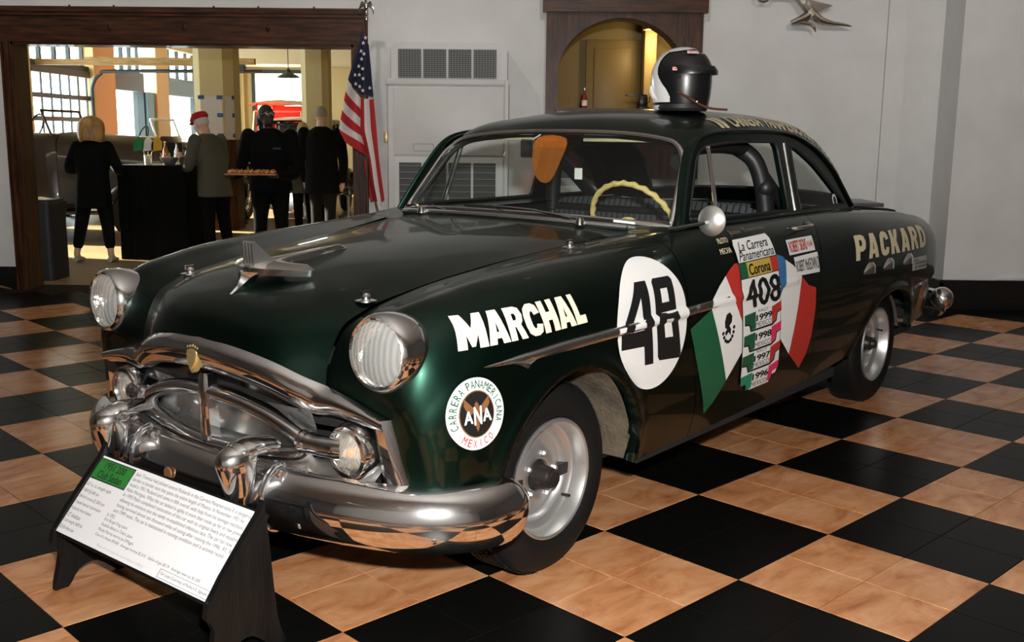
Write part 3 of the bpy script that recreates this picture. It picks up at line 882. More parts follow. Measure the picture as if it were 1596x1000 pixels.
RWG = roof_pts(steps(U_RW0, U_RW1, .05), np.linspace(-V_RW, V_RW, 25))
MB().grid(RWG.tolist()).build('rear_window', M_GLASS, car)
rim = [tuple(p) for p in RWG[0]] + [tuple(p) for p in RWG[1:, -1]] + [tuple(p) for p in RWG[-1][::-1][1:]] + [tuple(p) for p in RWG[::-1][1:-1, 0]]
MB().tube(rim, .009, 6, closed=True).build('rear_window_seal', M_BLACK, car)

# rear deck between the quarter panels
DK = []
for x, z in ((-2.95, 1.108), (-3.05, 1.110), (-3.22, 1.106), (-3.5, 1.060), (-3.76, .98), (-3.92, .87), (-4.02, .73)):
    row = []
    js = hinterp(SIDE[:, 0], UC, np.linspace(UC[11], UC[-1], 120))
    k = np.argmin(abs(js[:, 0] - x)); ye, ze = js[k, 1] + .01, js[k, 2]
    for t in np.linspace(-1, 1, 21):
        row.append((x, ye * t, ze + (z - ze) * (1 - t * t)))
    DK.append(row)
DK = np.array(DK)
DK = hinterp(DK, np.arange(len(DK)), np.linspace(0, len(DK) - 1, 40))
MB().grid(DK.tolist()).build('trunk_lid', M_PAINT, car)
js = hinterp(SIDE[:, 0], UC, np.linspace(UC[8], UC[14], 40))
for s in (1, -1):          # ledge that joins belt line and the foot of the roof
    MB().grid([[(p[0], s * (p[1] + .004), p[2]), (p[0], s * (p[1] - .06), p[2] + .004), (p[0], s * (p[1] - .19), p[2])] for p in js], flip=(s > 0)).build('belt_ledge', M_PAINT, car)
MB().box((-4.06, -.5, .49), (-4.02, .5, .70)).build('tail_panel', M_PAINT, car)

# ---- side greenhouse: painted frame with window openings
def gp(x, z, off=0.0, s=1): return (x, s * (ghy(z) + off), z)
dripl = cr([(-.905, 1.128), (-1.00, 1.285), (-1.085, 1.405), (-1.15, 1.462), (-1.24, 1.492), (-1.40, 1.510), (-1.62, 1.517), (-1.92, 1.517), (-2.14, 1.503), (-2.33, 1.456), (-2.48, 1.388), (-2.60, 1.296), (-2.73, 1.135)], 6)
win1 = cr([(-.985, 1.150), (-1.075, 1.285), (-1.150, 1.395), (-1.215, 1.438), (-1.32, 1.456), (-1.56, 1.469), (-1.90, 1.469)], 6) + \
       [(-1.945, 1.462), (-1.962, 1.440), (-1.962, 1.40), (-1.958, 1.28), (-1.950, 1.170), (-1.935, 1.150)]
win2 = [(-2.085, 1.150), (-2.090, 1.28), (-2.100, 1.40)] + cr([(-2.105, 1.430), (-2.135, 1.444), (-2.23, 1.412), (-2.36, 1.350), (-2.47, 1.278), (-2.57, 1.205), (-2.635, 1.160)], 5) + [(-2.645, 1.150)]
for s in (1, -1):
    vs, fs = poly_shape(dripl + [(-2.73, 1.125), (-.905, 1.120)], [win1, win2])
    mb = MB()
    o = mb.add([gp(x, z, 0, s) for x, z in vs] + [gp(x, z, -.03, s) for x, z in vs],
               [f if s > 0 else f[::-1] for f in fs] + [tuple(i + len(vs) for i in (f[::-1] if s > 0 else f)) for f in fs])
    n = 0
    for lp in (dripl + [(-2.73, 1.125), (-.905, 1.120)], win1, win2):
        m = len(lp)
        mb.f += [(n + k, n + (k + 1) % m, n + (k + 1) % m + len(vs), n + k + len(vs)) for k in range(m)]; mb.mi += [0] * m
        n += m
    mb.fix = True
    mb.build('window_frame', M_PAINT, car, angle=40)
    MB().tube([gp(x, z, .006, s) for x, z in dripl], .0085, 8).build('drip_rail', M_PAINT, car)
    for w, nm in ((win1, 'door_window_trim'), (win2, 'quarter_window_trim')):
        MB().tube([gp(x, z, -.002, s) for x, z in w], .007, 6, closed=True).build(nm, M_BLACK, car)
    # the door window is wound down; vent pane and quarter pane stay
    vs, fs = poly_shape([p for p in win1 if p[0] > -1.255] + [(-1.262, 1.445), (-1.218, 1.150)])
    MB().add([gp(x, z, -.012, s) for x, z in vs], fs).build('vent_window', M_GLASS, car)
    vs, fs = poly_shape(win2)
    MB().add([gp(x, z, -.012, s) for x, z in vs], fs).build('quarter_window', M_GLASS, car)
    MB().tube([gp(-1.213, 1.143, .002, s), gp(-1.262, 1.452, .002, s)], .0065, 8).tube([gp(-1.235, 1.143, .0, s), gp(-1.284, 1.454, .0, s)], .0045, 8).build('vent_post', M_CHROME, car)
    MB().tube([gp(-2.005, 1.145, .004, s), gp(-2.020, 1.34, .004, s), gp(-2.030, 1.462, .004, s)], .010, 8).build('pillar_strip', M_CHROME_W, car)
    # belt moulding
    b = hinterp(SIDE[:, 1], UC, np.linspace(UC[7] + .25, UC[11] + .12, 40))
    MB().tube([(p[0], s * (p[1] + .006), p[2] + .004) for p in b], .008, 8).build('belt_moulding', M_BLACK if s < 0 else M_PAINT, car)

# ---- windscreen
def ws_pt(t, h):
    """t -1..1 across, h 0..1 up"""
    a = abs(t)
    xb = -.800 - .115 * a ** 2.6; zb = 1.152 - .028 * a ** 3
    xt = -1.198 + .040 * a ** 3; zt = 1.500 - .052 * a ** 3
    yb = .742 * t; yt = .660 * t
    bul = .025 * math.sin(PI * h) * (1 - a * a)
    return (xb + (xt - xb) * h + bul, yb + (yt - yb) * h, zb + (zt - zb) * h + bul * .5)
WSG = [[ws_pt(-1 + 2 * i / 40, j / 12) for j in range(13)] for i in range(41)]
windscreen = MB().grid(WSG).build('windshield', M_GLASS, car)
_wv, _wf = grid_polys(np.array(WSG)); BVH_WS = BVHTree.FromPolygons(_wv, _wf)
lp = []
rr = .17
for k in range(0, 41):
    lp.append(ws_pt(-1 + 2 * k / 40, 0.0))
for k in range(1, 10):
    lp.append(ws_pt(1.0, k / 12))
for k in range(1, 8):
    a = PI / 2 * k / 8; lp.append(ws_pt(1 - .14 * (1 - math.cos(a)), .77 + .23 * math.sin(a)))
for k in range(0, 33):
    lp.append(ws_pt(.86 - 1.72 * k / 32, 1.0))
for k in range(7, 0, -1):
    a = PI / 2 * k / 8; lp.append(ws_pt(-1 + .14 * (1 - math.cos(a)), .77 + .23 * math.sin(a)))
for k in range(9, 0, -1):
    lp.append(ws_pt(-1.0, k / 12))
MB().tube([(p[0] + .006, p[1], p[2] + .004) for p in lp], .0125, 8, closed=True).build('windshield_frame', M_CHROME, car)
MB().tube([(p[0] - .016, p[1] * .985, p[2] - .002) for p in lp], .017, 8, closed=True).build('windshield_seal', M_BLACK, car)
# painted pillar skin between windscreen frame and door glass
for s in (1, -1):
    A = [ws_pt(s, h) for h in (0, .2, .4, .6, .8, .92)]
    B = [(-.905, 1.124), (-.965, 1.215), (-1.025, 1.318), (-1.07, 1.388), (-1.10, 1.425), (-1.14, 1.458)]
    MB().grid([[a, ((a[0] + b[0]) / 2 + .012, (a[1] + s * ghy(b[1])) / 2 + s * .014, (a[2] + b[1]) / 2 + .004), gp(b[0], b[1], 0.001, s)] for a, b in zip(A, B)], flip=(s < 0)).build('pillar_skin', M_PAINT, car)
MB().tube([(-.66 - .115 * (abs(t) / .66) ** 2 - .01, t, 1.148 - .02 * (t / .66) ** 2) for t in np.linspace(-.62, .62, 31)], .013, 8).build('cowl_moulding', M_CHROME_W, car)
for y0, y1 in ((.44, -.10), (-.44, -.66)):
    wp = MB()
    wp.lathe([(0, .03), (.014, .028), (.018, .012), (.020, 0)], 14, 'z', (-.70, y0, 1.135))
    wp.build('wiper_pivot', M_CHROME, car)
    p0 = Vector((-.70, y0, 1.160)); p1 = Vector(ws_pt(y1 / .73, .06)) + Vector((.02, 0, .006))
    wa = MB().tube([p0, (p0 + p1) / 2 + Vector((.012, 0, .008)), p1], [.006, .005, .003], 6).build('wiper_arm', M_CHROME, car)
    q = [Vector(ws_pt((y1 + d) / .73, .05)) + Vector((.016, 0, .004)) for d in (-.17, -.06, .06, .17)]
    MB().tube(q, .0055, 6).build('wiper_blade', M_BLACK, car)

def lens_mat(name, tint, scale, direction, haze):
    m = bpy.data.materials.new(name); m.use_nodes = True; MATS[name] = m
    N = m.node_tree.nodes; L = m.node_tree.links; b = N['Principled BSDF']; out = N['Material Output']
    b.inputs['Base Color'].default_value = (*tint, 1); b.inputs['Roughness'].default_value = .08
    wv = N.new('ShaderNodeTexWave'); wv.inputs['Scale'].default_value = scale; wv.bands_direction = direction; wv.inputs['Distortion'].default_value = 1.2
    tc = N.new('ShaderNodeTexCoord'); L.new(tc.outputs['Object'], wv.inputs[0])
    bp = N.new('ShaderNodeBump'); bp.inputs['Strength'].default_value = .18; bp.inputs['Distance'].default_value = .004
    L.new(wv.outputs['Fac'], bp.inputs['Height']); L.new(bp.outputs[0], b.inputs['Normal'])
    tr = N.new('ShaderNodeBsdfTransparent'); tr.inputs[0].default_value = (.95, .95, .93, 1)
    mx = N.new('ShaderNodeMixShader'); mp = N.new('ShaderNodeMapRange')
    mp.inputs['To Min'].default_value = haze * .85; mp.inputs['To Max'].default_value = haze * 1.15
    L.new(wv.outputs['Fac'], mp.inputs[0]); L.new(mp.outputs[0], mx.inputs[0])
    L.new(tr.outputs[0], mx.inputs[1]); L.new(b.outputs[0], mx.inputs[2]); L.new(mx.outputs[0], out.inputs[0])
    return m
M_LENS = lens_mat('headlamp_glass', (.80, .80, .77), 17, 'Y', .30)
M_PLENS = lens_mat('parking_glass', (.78, .75, .66), 40, 'Y', .32)

# ---- chrome brow and grille
def gx(y): return .806 - .52 * y * y * (1 if abs(y) < .5 else 1) + .28 * max(0, abs(y) - .42) ** 1.2
top = [(.805, 0, .836), (.797, .17, .826), (.770, .34, .794), (.735, .44, .757), (.706, .50, .735), (.703, .56, .722), (.700, .65, .700), (.694, .748, .672)]
bot = [(.815, 0, .738), (.808, .17, .728), (.782, .33, .698), (.755, .42, .666), (.735, .475, .650), (.726, .55, .655), (.714, .65, .645), (.702, .748, .628)]
tc = [0, 1, 2, 2.6, 3, 3.4, 4, 5]
T = hinterp(top, tc, np.linspace(0, 5, 50)); B = hinterp(bot, tc, np.linspace(0, 5, 50))
brow = []
for a, b in zip(T, B):
    row = []
    for k in range(13):
        t = k / 12
        p = a + (b - a) * t + np.array([.026 * math.sin(PI * t) ** .8, 0, .010 * math.sin(PI * t)])
        row.append(p)
    row.append(b + np.array([-.050, 0, -.004]))
    brow.append(row)
brow = np.array(brow)
full = np.concatenate([(brow * np.array([1, -1, 1]))[:0:-1], brow])
BROWG = full
MB().grid(full.tolist(), flip=True).build('grille_brow', M_CHROME, car)
for s in (1, -1):
    # end cap: upright chrome edge beside the lamp
    cap = []
    for k in range(11):
        t = k / 10
        z = .672 - .205 * t
        xo = .700 - .030 * t; yo = .755 + .045 * t
        w = .060 + .030 * t
        cap.append([(xo - .05, s * (yo - w * 1.0), z), (xo + .004, s * (yo - w), z), (xo + .022, s * (yo - w * .6), z), (xo + .018, s * (yo - w * .2), z), (xo + .002, s * yo, z), (xo - .03, s * (yo + .008), z)])
    MB().grid(cap, flip=(s < 0)).add([cap[-1][i] for i in range(6)], [tuple(range(6))]).build('grille_end_cap', M_CHROME, car)
    # arm from ring to lamp pod
    MB().tube(cr([(.738, s * .425, .555), (.735, s * .465, .553), (.722, s * .52, .551), (.700, s * .575, .549)], 6), [.040] * 3 + [.036] * 3 + [.033] * 4 + [.034] * 4 + [.036] * 5, 18).build('grille_arm', M_CHROME, car)
    # parking lamp
    pod = MB().lathe([(.060, -.10), (.078, -.06), (.090, -.01), (.090, .018), (.080, .036), (.066, .036), (.058, .022), (.056, .008)], 36, 'x', (.690, s * .602, .548)).build('parking_lamp', M_CHROME, car)
    MB().lathe([(.057, .008), (.055, .020), (.043, .034), (.024, .044), (0.0, .047)], 36, 'x', (.690, s * .602, .548)).build('parking_lens', M_PLENS, pod)
    MB().lathe([(.060, .006), (.05, -.02), (.02, -.04), (0, -.042)], 24, 'x', (.690, s * .602, .548)).build('lamp_bowl', mat('lamp_bowl', (.8, .78, .74), .25, 1.0), pod)
    MB().ball((.705, s * .602, .545), (.016, .018, .018), 8, 12).build('bulb', mat('amber_bulb', (.85, .30, .06), .25), pod)
    for k in range(22):
        a = 2 * PI * k / 22
        pass
# ring bar
ring = cr([(0, .652), (.14, .645), (.27, .620), (.36, .588), (.415, .560), (.432, .535), (.405, .510), (.30, .494), (.15, .482), (0, .476)], 6)
rpath = [(.770 - .22 * y * y, y, z) for y, z in ring] + [(.770 - .22 * y * y, -y, z) for y, z in ring[::-1][1:-1]]
rm = MB()
secs = []
n = len(rpath)
for i, p in enumerate(rpath):
    a = Vector(rpath[i - 1]); b = Vector(rpath[(i + 1) % n]); t = (b - a).normalized()
    s_ = Vector((1, 0, 0)); s_ = (s_ - t * s_.dot(t)).normalized(); u_ = s_.cross(t)
    secs.append([tuple(Vector(p) + s_ * (.034 * math.cos(2 * PI * k / 14)) + u_ * (.026 * math.sin(2 * PI * k / 14))) for k in range(14)])
rm.grid(secs, closeu=True, closev=True, flip=True)
rm.build('grille_ring', M_CHROME, car)
# dull plates behind the ring and above it
def plate(name, zs, x0, ymax, matl, bulge=.36):
    G = [[(x0 - bulge * y * y + dx, y, z) for (z, dx) in zs] for y in np.linspace(-ymax, ymax, 33)]
    return MB().grid(G, flip=True).build(name, matl, car)
M_PLATE = chrome_mat('dull_grille_plate', (.62, .62, .60), .12, .45, .35)
plate('grille_back_plate', [(.49, .0), (.53, -.018), (.58, -.022), (.645, .0)], .735, .425, M_PLATE, .16)
plate('grille_upper_plate', [(.60, .0), (.66, -.02), (.72, -.035), (.78, -.04)], .715, .70, mat('dark_grille_plate', (.16, .16, .16), .16, .9), .16)
plate('grille_lower_bar', [(.425, -.03), (.432, .004), (.450, .012), (.470, .006), (.505, -.035), (.515, -.06)], .790, .69, M_PLATE, .22)
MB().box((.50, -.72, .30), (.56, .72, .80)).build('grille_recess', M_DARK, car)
# centre bar
cb = []
for z, w, x in ((.715, .016, .800), (.690, .026, .806), (.60, .027, .806), (.52, .027, .803), (.485, .028, .800), (.455, .036, .800), (.425, .048, .796)):
    cb.append([(x - .045, -w, z), (x - .008, -w, z), (x, -w * .6, z), (x + .003, 0, z), (x, w * .6, z), (x - .008, w, z), (x - .045, w, z)])
MB().grid(cb).add(cb[0], [tuple(range(7))]).add(cb[-1], [tuple(range(6, -1, -1))]).build('grille_centre_bar', M_CHROME, car, weld=True)
# crest emblem on the brow
em = MB()
shield = cr([(0, .052), (.020, .046), (.034, .040), (.036, .018), (.030, -.010), (.018, -.032), (0, -.052), (-.018, -.032), (-.030, -.010), (-.036, .018), (-.034, .040), (-.020, .046)], 3, closed=True)
em.prism(shield, .846, .866, 'yz')
em.prism([(a * .7, b * .7) for a, b in shield], .866, .874, 'yz')
for k in range(5):
    em.ball((.866, -.026 + .013 * k, .044 - abs(k - 2) * .003), .0075, 6, 8)
em.v = [(x - (z - 0) * .12 - .034, y, z * .92 + .770) for x, y, z in em.v]
em.build('crest_emblem', M_GOLDM, car)

# ---- headlamps
M_REFL = add_noise_color(mat('lamp_reflector', (.9, .9, .88), .20, 1.0), (.70, .69, .66), (.95, .94, .92), 30, 3, .3, .7, bump=.5, bscale=55)
for s in (1, -1):
    c = (.700, s * .724, .866)
    tilt = Matrix.Translation(c) @ Matrix.Rotation(R(-3), 4, 'Y') @ Matrix.Rotation(R(2 * s), 4, 'Z')
    hl = MB().lathe([(.100, -.13), (.114, -.085), (.120, -.045), (.119, -.010), (.113, .010), (.105, .018), (.099, .015), (.096, .004)], 48, 'x', M=tilt).build('headlamp', M_CHROME, car)
    MB().lathe([(.097, .006), (.095, .014), (.080, .026), (.056, .035), (.028, .040), (0, .042)], 44, 'x', M=tilt).build('headlamp_lens', M_LENS, hl)
    MB().lathe([(.097, .004), (.082, -.025), (.050, -.055), (.02, -.068), (0, -.070)], 36, 'x', M=tilt).build('reflector', M_REFL, hl)

# ---- front bumper
bp = [(.300, .955), (.400, .978), (.505, .972), (.610, .920), (.700, .815), (.770, .660), (.828, .450), (.862, .230), (.872, 0)]
BP = cr(bp + [(x, -y) for x, y in bp[::-1][1:]], 8)
prof = [(-.035, -.098), (-.006, -.100), (.022, -.088), (.040, -.060), (.047, -.020), (.046, .010), (.038, .040), (.020, .072), (-.004, .092), (-.032, .098), (-.045, .085)]
bb = []
n = len(BP)
for i, (x, y) in enumerate(BP):
    a = BP[max(0, i - 1)]; b = BP[min(n - 1, i + 1)]
    t = Vector((b[0] - a[0], b[1] - a[1], 0)).normalized(); nn = Vector((-t.y, t.x, 0))
    if nn.dot(Vector((x - .0, y, 0))) < 0: nn = -nn
    e = min(i, n - 1 - i)
    sc = min(1, (.30 + .70 * math.sin(min(1, e / 9) * PI / 2)))
    bb.append([(x + nn.x * px * sc, y + nn.y * px * sc, .392 + pz * sc - .020 * abs(y) ** 2) for px, pz in prof])
mb = MB().grid(bb, flip=False)
mb.add(bb[0], [tuple(range(len(prof)))]); mb.add(bb[-1], [tuple(range(len(prof) - 1, -1, -1))])
bumper = mb.build('front_bumper', M_CHROME, car, weld=True)
for y in (.52, .90, -.52, -.90):
    k = min(range(n), key=lambda i: abs(BP[i][1] - y) + (0 if BP[i][0] > .55 else 9))
    x = BP[k][0]
    MB().ball((x + .034, y * 1.01, .338), (.016, .014, .016), 8, 12).build('bumper_bolt', M_CHROME, bumper)
for s in (1, -1):
    gd = []
    #  z, half width, x back, x front
    for z, w, xb, xf in ((.372, .012, .905, .935), (.392, .026, .895, .958), (.435, .040, .884, .976), (.480, .047, .876, .990), (.515, .052, .870, 1.000), (.540, .050, .866, .996), (.560, .043, .864, .975), (.574, .028, .860, .940), (.580, .006, .855, .900)):
        ringp = []
        for k in range(20):
            a = 2 * PI * k / 20
            ca, sa = math.cos(a), math.sin(a)
            cx = (xb + xf) / 2; hx = (xf - xb) / 2
            ringp.append((cx + hx * math.copysign(abs(ca) ** .7, ca), s * .345 + w * math.copysign(abs(sa) ** .7, sa) * (1 if ca < 0 else 1 - .35 * ca), z))
        gd.append(ringp)
    # arm curving back into the grille
    mbg = MB().grid(gd, closev=True, flip=False)
    mbg.add(gd[0], [tuple(range(19, -1, -1))]); mbg.add(gd[-1], [tuple(range(20))])
    guard = mbg.build('bumper_guard', M_CHROME, bumper, weld=True, angle=60)
    MB().tube(cr([(.950, s * .345, .548), (.90, s * .345, .553), (.845, s * .346, .552), (.790, s * .348, .545)], 5), [.040] * 2 + [.048] * 3 + [.052] * 5 + [.050] * 4 + [.034] * 2, 18, squash=(1, .56)).build('guard_arm', M_CHROME, guard)
    pth = [(x, y) for x, y in BP if abs(y - s * .345) < .075]
    cuff = []
    for (px, pz) in prof:
        pass
    for off in (-.062, .062):
        k = min(range(n), key=lambda i: abs(BP[i][1] - (s * .345 + off)))
        x, y = BP[k]
        MB().tube([(x + px * 1.06, y, .392 + pz * 1.05) for px, pz in prof], .008, 8).build('guard_cuff', M_CHROME, guard)
    # sticker on the right-hand guard
MB().lathe([(0, .0), (.020, 0), (.020, .006), (0, .006)], 12, 'x', (.921, -.03, .40)).build('bumper_badge', M_BROWN, bumper)

# ---- hood ornament: winged blade with four fins and a long tail
orn = MB()
z0 = 1.047
pl = [(.618, 0), (.603, .04), (.566, .12), (.522, .185), (.498, .206), (.490, .194), (.514, .12), (.508, .06), (.455, .032), (.30, .022), (.18, .012), (.17, 0)]
pl = [(x, -y) for x, y in cr(pl, 5)]
P2 = pl + [(x, -y) for x, y in pl[::-1][1:-1]]
tp = []; 
def ornz(x, y): return 1.032 + .20 * (.62 - x) * .38 - .10 * abs(y) ** 1.4 + .012
m = MB()
top_ = [(x, y, ornz(x, y)) for x, y in P2]; bot_ = [(x * .98 + .008, y * .96, ornz(x, y) - .022) for x, y in P2]
tri = tessellate_polygon([[Vector((x, y, 0)) for x, y in P2]])
inner = [(x * .90 + .045, y * .80, ornz(x, y) + .014) for x, y in P2]
k = len(P2)
m.add(bot_ + top_ + inner, [tuple(reversed(t)) for t in tri] + [tuple(2 * k + i for i in t) for t in tri] +
      [(i, (i + 1) % k, k + (i + 1) % k, k + i) for i in range(k)] + [(k + i, k + (i + 1) % k, 2 * k + (i + 1) % k, 2 * k + i) for i in range(k)])
m.fix = True
ornament = m.build('hood_ornament', M_CHROME_W, car, angle=60)
for i in range(4):
    y = -.024 + .016 * i
    MB().prism([(.600, 1.045), (.606, 1.128), (.592, 1.132), (.540, 1.085), (.500, 1.060)], y - .0035, y + .0035, 'xz').build('ornament_fin', mat('brushed_fin', (.8, .79, .77), .35, 1.0), ornament)
keel = [[(x, -w, z), (x + f, 0, z), (x, w, z), (x - .05, 0, z)] for x, f, w, z in ((.600, .03, .050, 1.030), (.610, .025, .020, 1.012), (.640, .012, .008, .985), (.675, .006, .004, .962))]
MB().grid(keel, closev=True).build('ornament_keel', M_CHROME, ornament)
# hood pins
for x, y in ((.510, .470),):
    for s in (1, -1):
        z = 1.2
        hit = BVH_HOOD.ray_cast(Vector((x, s * y, 2)), Vector((0, 0, -1)))
        z = hit[0].z if hit[0] else .96
        MB().lathe([(.036, 0), (.035, .004), (.016, .008), (.014, .020), (.009, .026), (0, .026)], 18, 'z', (x, s * y, z - .002)).box((x - .016, s * y - .004, z + .016), (x + .02, s * y + .004, z + .032)).build('hood_pin', M_CHROME, car)

MB().lathe([(.030, 0), (.029, .004), (.014, .008), (.013, .018), (.009, .024), (0, .024)], 18, 'z', (-.384, .618, 1.080)).box((-.400, .614, 1.094), (-.364, .622, 1.110)).build('hood_pin', M_CHROME, car)

# ---- wheels
def make_wheel(x, s, front):
    w = link(bpy.data.objects.new('wheel', None), car)
    w.location = (x, 0, .333)
    yo = .842
    def L(prof): return [(r, s * h) for r, h in prof]
    tp = [(.205, .660), (.225, .655), (.262, .652), (.295, .658), (.318, .672), (.330, .690), (.334, .72), (.335, .75), (.334, .785), (.330, .812), (.320, .830), (.300, .842), (.270, .848), (.240, .846), (.218, .838), (.206, .826)]
    MB().lathe(L(tp), 64, 'y').build('tire', M_TIRE, w, angle=60)
    tr = MB()
    for k in range(96):                    # tread blocks
        a = 2 * PI * k / 96
        for q, yy in enumerate((.688, .716, .744, .772, .800)):
            a2 = a + (q % 2) * PI / 96
            c, d = math.cos(a2), math.sin(a2)
            hw = .010; da = .0085
            pts = []
            for (aa, y2) in ((a2 - da / .335, yy - hw), (a2 + da / .335, yy - hw + .004), (a2 + da / .335, yy + hw + .004), (a2 - da / .335, yy + hw)):
                pts.append((.3375 * math.cos(aa), s * y2, .3375 * math.sin(aa)))
            pts += [(p[0] * .985, p[1], p[2] * .985) for p in pts]
            tr.add(pts, [(0, 1, 2, 3), (0, 4, 5, 1), (1, 5, 6, 2), (2, 6, 7, 3), (3, 7, 4, 0)])
    t = tr.build('tread', M_TIRE, w, smooth=False); t['kind'] = 'stuff'
    rp = [(.206, .826), (.212, .836), (.211, .844), (.206, .846), (.200, .842), (.196, .832), (.190, .815), (.186, .790), (.178, .782), (.168, .778), (.162, .774), (.158, .760), (.150, .752), (.135, .756), (.110, .772), (.085, .782), (.066, .782), (.058, .778), (.054, .765), (.054, .735)]
    MB().lathe(L(rp), 64, 'y').build('rim', M_STEEL, w, angle=30)
    for q, h in ((.050, 0),):
        hp = [(.054, .745), (.054, .770), (.046, .776), (.040, .800), (.037, .832), (.034, .838), (.030, .838), (.028, .850), (.0, .852)] if front else [(.054, .740), (.052, .770), (.040, .785), (.036, .815), (.026, .822), (.022, .840), (0, .842)]
        MB().lathe(L(hp), 28, 'y').build('hub', mat('greasy_hub', (.035, .030, .026), .4, .5), w)
    for k in range(5):
        a = 2 * PI * k / 5 + .5
        c = (.078 * math.cos(a), .078 * math.sin(a))
        MB().lathe([(0.0, s * .800), (.007, s * .799), (.012, s * .792), (.0135, s * .778)], 6, 'y', (c[0], 0, c[1])).build('lug_nut', M_STEEL, w, smooth=False)
    if s > 0:
        a = R(-38) if front else R(20)
        MB().tube([(-.168 * math.cos(a), s * .785, .168 * math.sin(a)), (-.160 * math.cos(a), s * .822, .160 * math.sin(a))], .0055, 8).build('valve_stem', M_BLACK, w)
    return w
for s in (1, -1):
    make_wheel(0, s, True); make_wheel(-3.10, s, False)
    # wheel wells
    for (cx, cz, rx, rz), yi in ((ARCH_F, .50), (ARCH_R, .50)):
        yo_ = .915 if cx > -1 else .86
        G = []
        for k in range(31):
            a = R(-12) + R(204) * k / 30
            G.append([(cx + (rx + .015) * math.cos(a), s * y, max(.325 if cx > -1 else .40, cz + (rz + .015) * math.sin(a))) for y in (yo_, .80, .65, yi)])
        MB().grid(G, flip=(s < 0)).build('wheel_well_liner', M_LINER if cx > -1 else MATS['dusty_dark_liner'], car)
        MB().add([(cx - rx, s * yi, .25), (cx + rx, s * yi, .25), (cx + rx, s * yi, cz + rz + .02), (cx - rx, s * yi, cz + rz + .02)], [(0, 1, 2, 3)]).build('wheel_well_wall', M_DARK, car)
# underbody and axles
MB().box((-3.9, -.78, .30), (.50, .78, .34)).build('floor_pan', M_DARK, car)
for x in (0, -3.1):
    MB().tube([(x, -.75, .333), (x, .75, .333)], .035, 10).build('axle', M_DARK, car)
for s in (1, -1):
    MB().box((-2.30, s * .905 - .02, .30), (-.42, s * .905 + .01, .345)).build('rocker_sill', M_DARK, car)
# rear bumper
rb = [(-3.93, .93), (-3.98, .915), (-4.05, .86), (-4.13, .65), (-4.17, .3), (-4.18, 0)]
RB = cr(rb + [(x, -y) for x, y in rb[::-1][1:]], 5)
G = []
for i, (x, y) in enumerate(RB):
    a = RB[max(0, i - 1)]; b = RB[min(len(RB) - 1, i + 1)]
    t = Vector((b[0] - a[0], b[1] - a[1], 0)).normalized(); nn = Vector((t.y, -t.x, 0))
    if nn.dot(Vector((x + 3, y, 0))) < 0: nn = -nn
    e = min(i, len(RB) - 1 - i); sc = .5 + .5 * min(1, e / 4)
    G.append([(x + nn.x * px * sc, y + nn.y * px * sc, .475 + pz * sc * .85) for px, pz in prof])
MB().grid(G).build('rear_bumper', M_CHROME_W, car)
for s in (1, -1):
    k = MB().ball((-4.00, s * .925, .50), (.065, .07, .075), 10, 16).ball((-4.075, s * .93, .49), (.026, .016, .016), 6, 8)
    k.build('rear_bumper_guard', M_CHROME_W, car)
    MB().box((-4.03, s * .80 - .03, .66), (-3.95, s * .80 + .038, .86), bev=.015).build('tail_lamp', mat('tail_lamp_red', (.18, .008, .006), .15), car)
# ================================================================== TRIM SPEAR AND STICKERS
def flank_y(x, z):
    h = BVH_SIDE.ray_cast(Vector((x, 2, z)), Vector((0, -1, 0)))
    return h[0].y if h[0] else .95
def trim_z(x): return .829 - .018 * x
TR = []
for x in np.concatenate([np.linspace(.478, .10, 24), np.linspace(.085, -1.70, 90), [-1.715]]):
    x = float(x)
    w = float(np.interp(x, [-1.715, -1.66, -1.4, .10, .30, .478], [.002, .012, .0175, .0175, .0135, .001]))
    zc = trim_z(x) - max(0, x - .15) * .022
    d = (.016 if x > -.75 else .009) * min(1, w / .015)
    row = []
    for k in range(9):
        a = -PI / 2 + PI * k / 8
        z = zc + w * math.sin(a)
        row.append((x, flank_y(x, z) - .002 + d * math.cos(a) ** .7, z))
    TR.append(row)
TR = np.array(TR)
for s in (1, -1):
    sp = MB().grid((TR * np.array([1, s, 1])).tolist(), flip=(s < 0)).build('trim_spear', M_CHROME_W, car)
    vee = []
    for x, z0, z1 in ((.40, .822, .822), (.36, .819, .812), (.32, .818, .800), (.285, .819, .782), (.262, .820, .800), (.235, .822, .812), (.18, .826, .826)):
        vee.append([(x, s * (flank_y(x, z0) - .002), z0), (x, s * (flank_y(x, (z0 + z1) / 2) + .012), (z0 + z1) / 2), (x, s * (flank_y(x, z1) - .002), z1)])
    MB().grid(vee, flip=(s < 0)).build('spear_fluke', M_CHROME_W, sp)
_tv, _tf = grid_polys(TR)
_off = len(_sv)
BVH_DEC = BVHTree.FromPolygons(_sv + _tv, _sf + [tuple(i + _off for i in f) for f in _tf])
def ray_side(a, b): return (a, 2.0, b), (0, -1, 0)

def lay(name, vs, fs, matl, parent, eps=.0016, step=.02, bvh=None, ray=ray_side):
    vs, fs = cut_grid(vs, fs, step)
    P, F = project(vs, fs, bvh or BVH_DEC, ray, eps)
    mb = MB().add(P, F)
    return mb.build(name, matl, parent, angle=60)
def quad(c):
    """bilinear map from the unit square (reading left to right) to the corners TL, TR, BR, BL in (x, z)"""
    TL, TR_, BR, BL = [np.array(p, float) for p in c]
    return lambda a, b: (BL * (1 - a) + BR * a) * (1 - b) + (TL * (1 - a) + TR_ * a) * b
def rect(x0, x1, z0, z1): return [(x0, z1), (x1, z1), (x1, z0), (x0, z0)]
def word(name, s, corners, matl, parent, eps=.0026, bold=.0, shear=0.0, spacing=1.0, step=.02, fat=0.0):
    vs, fs, asp = text_shape(s, bold, shear, spacing, fat)
    q = quad(corners)
    return lay(name, [tuple(q(a, b)) for a, b in vs], fs, matl, parent, eps, step)
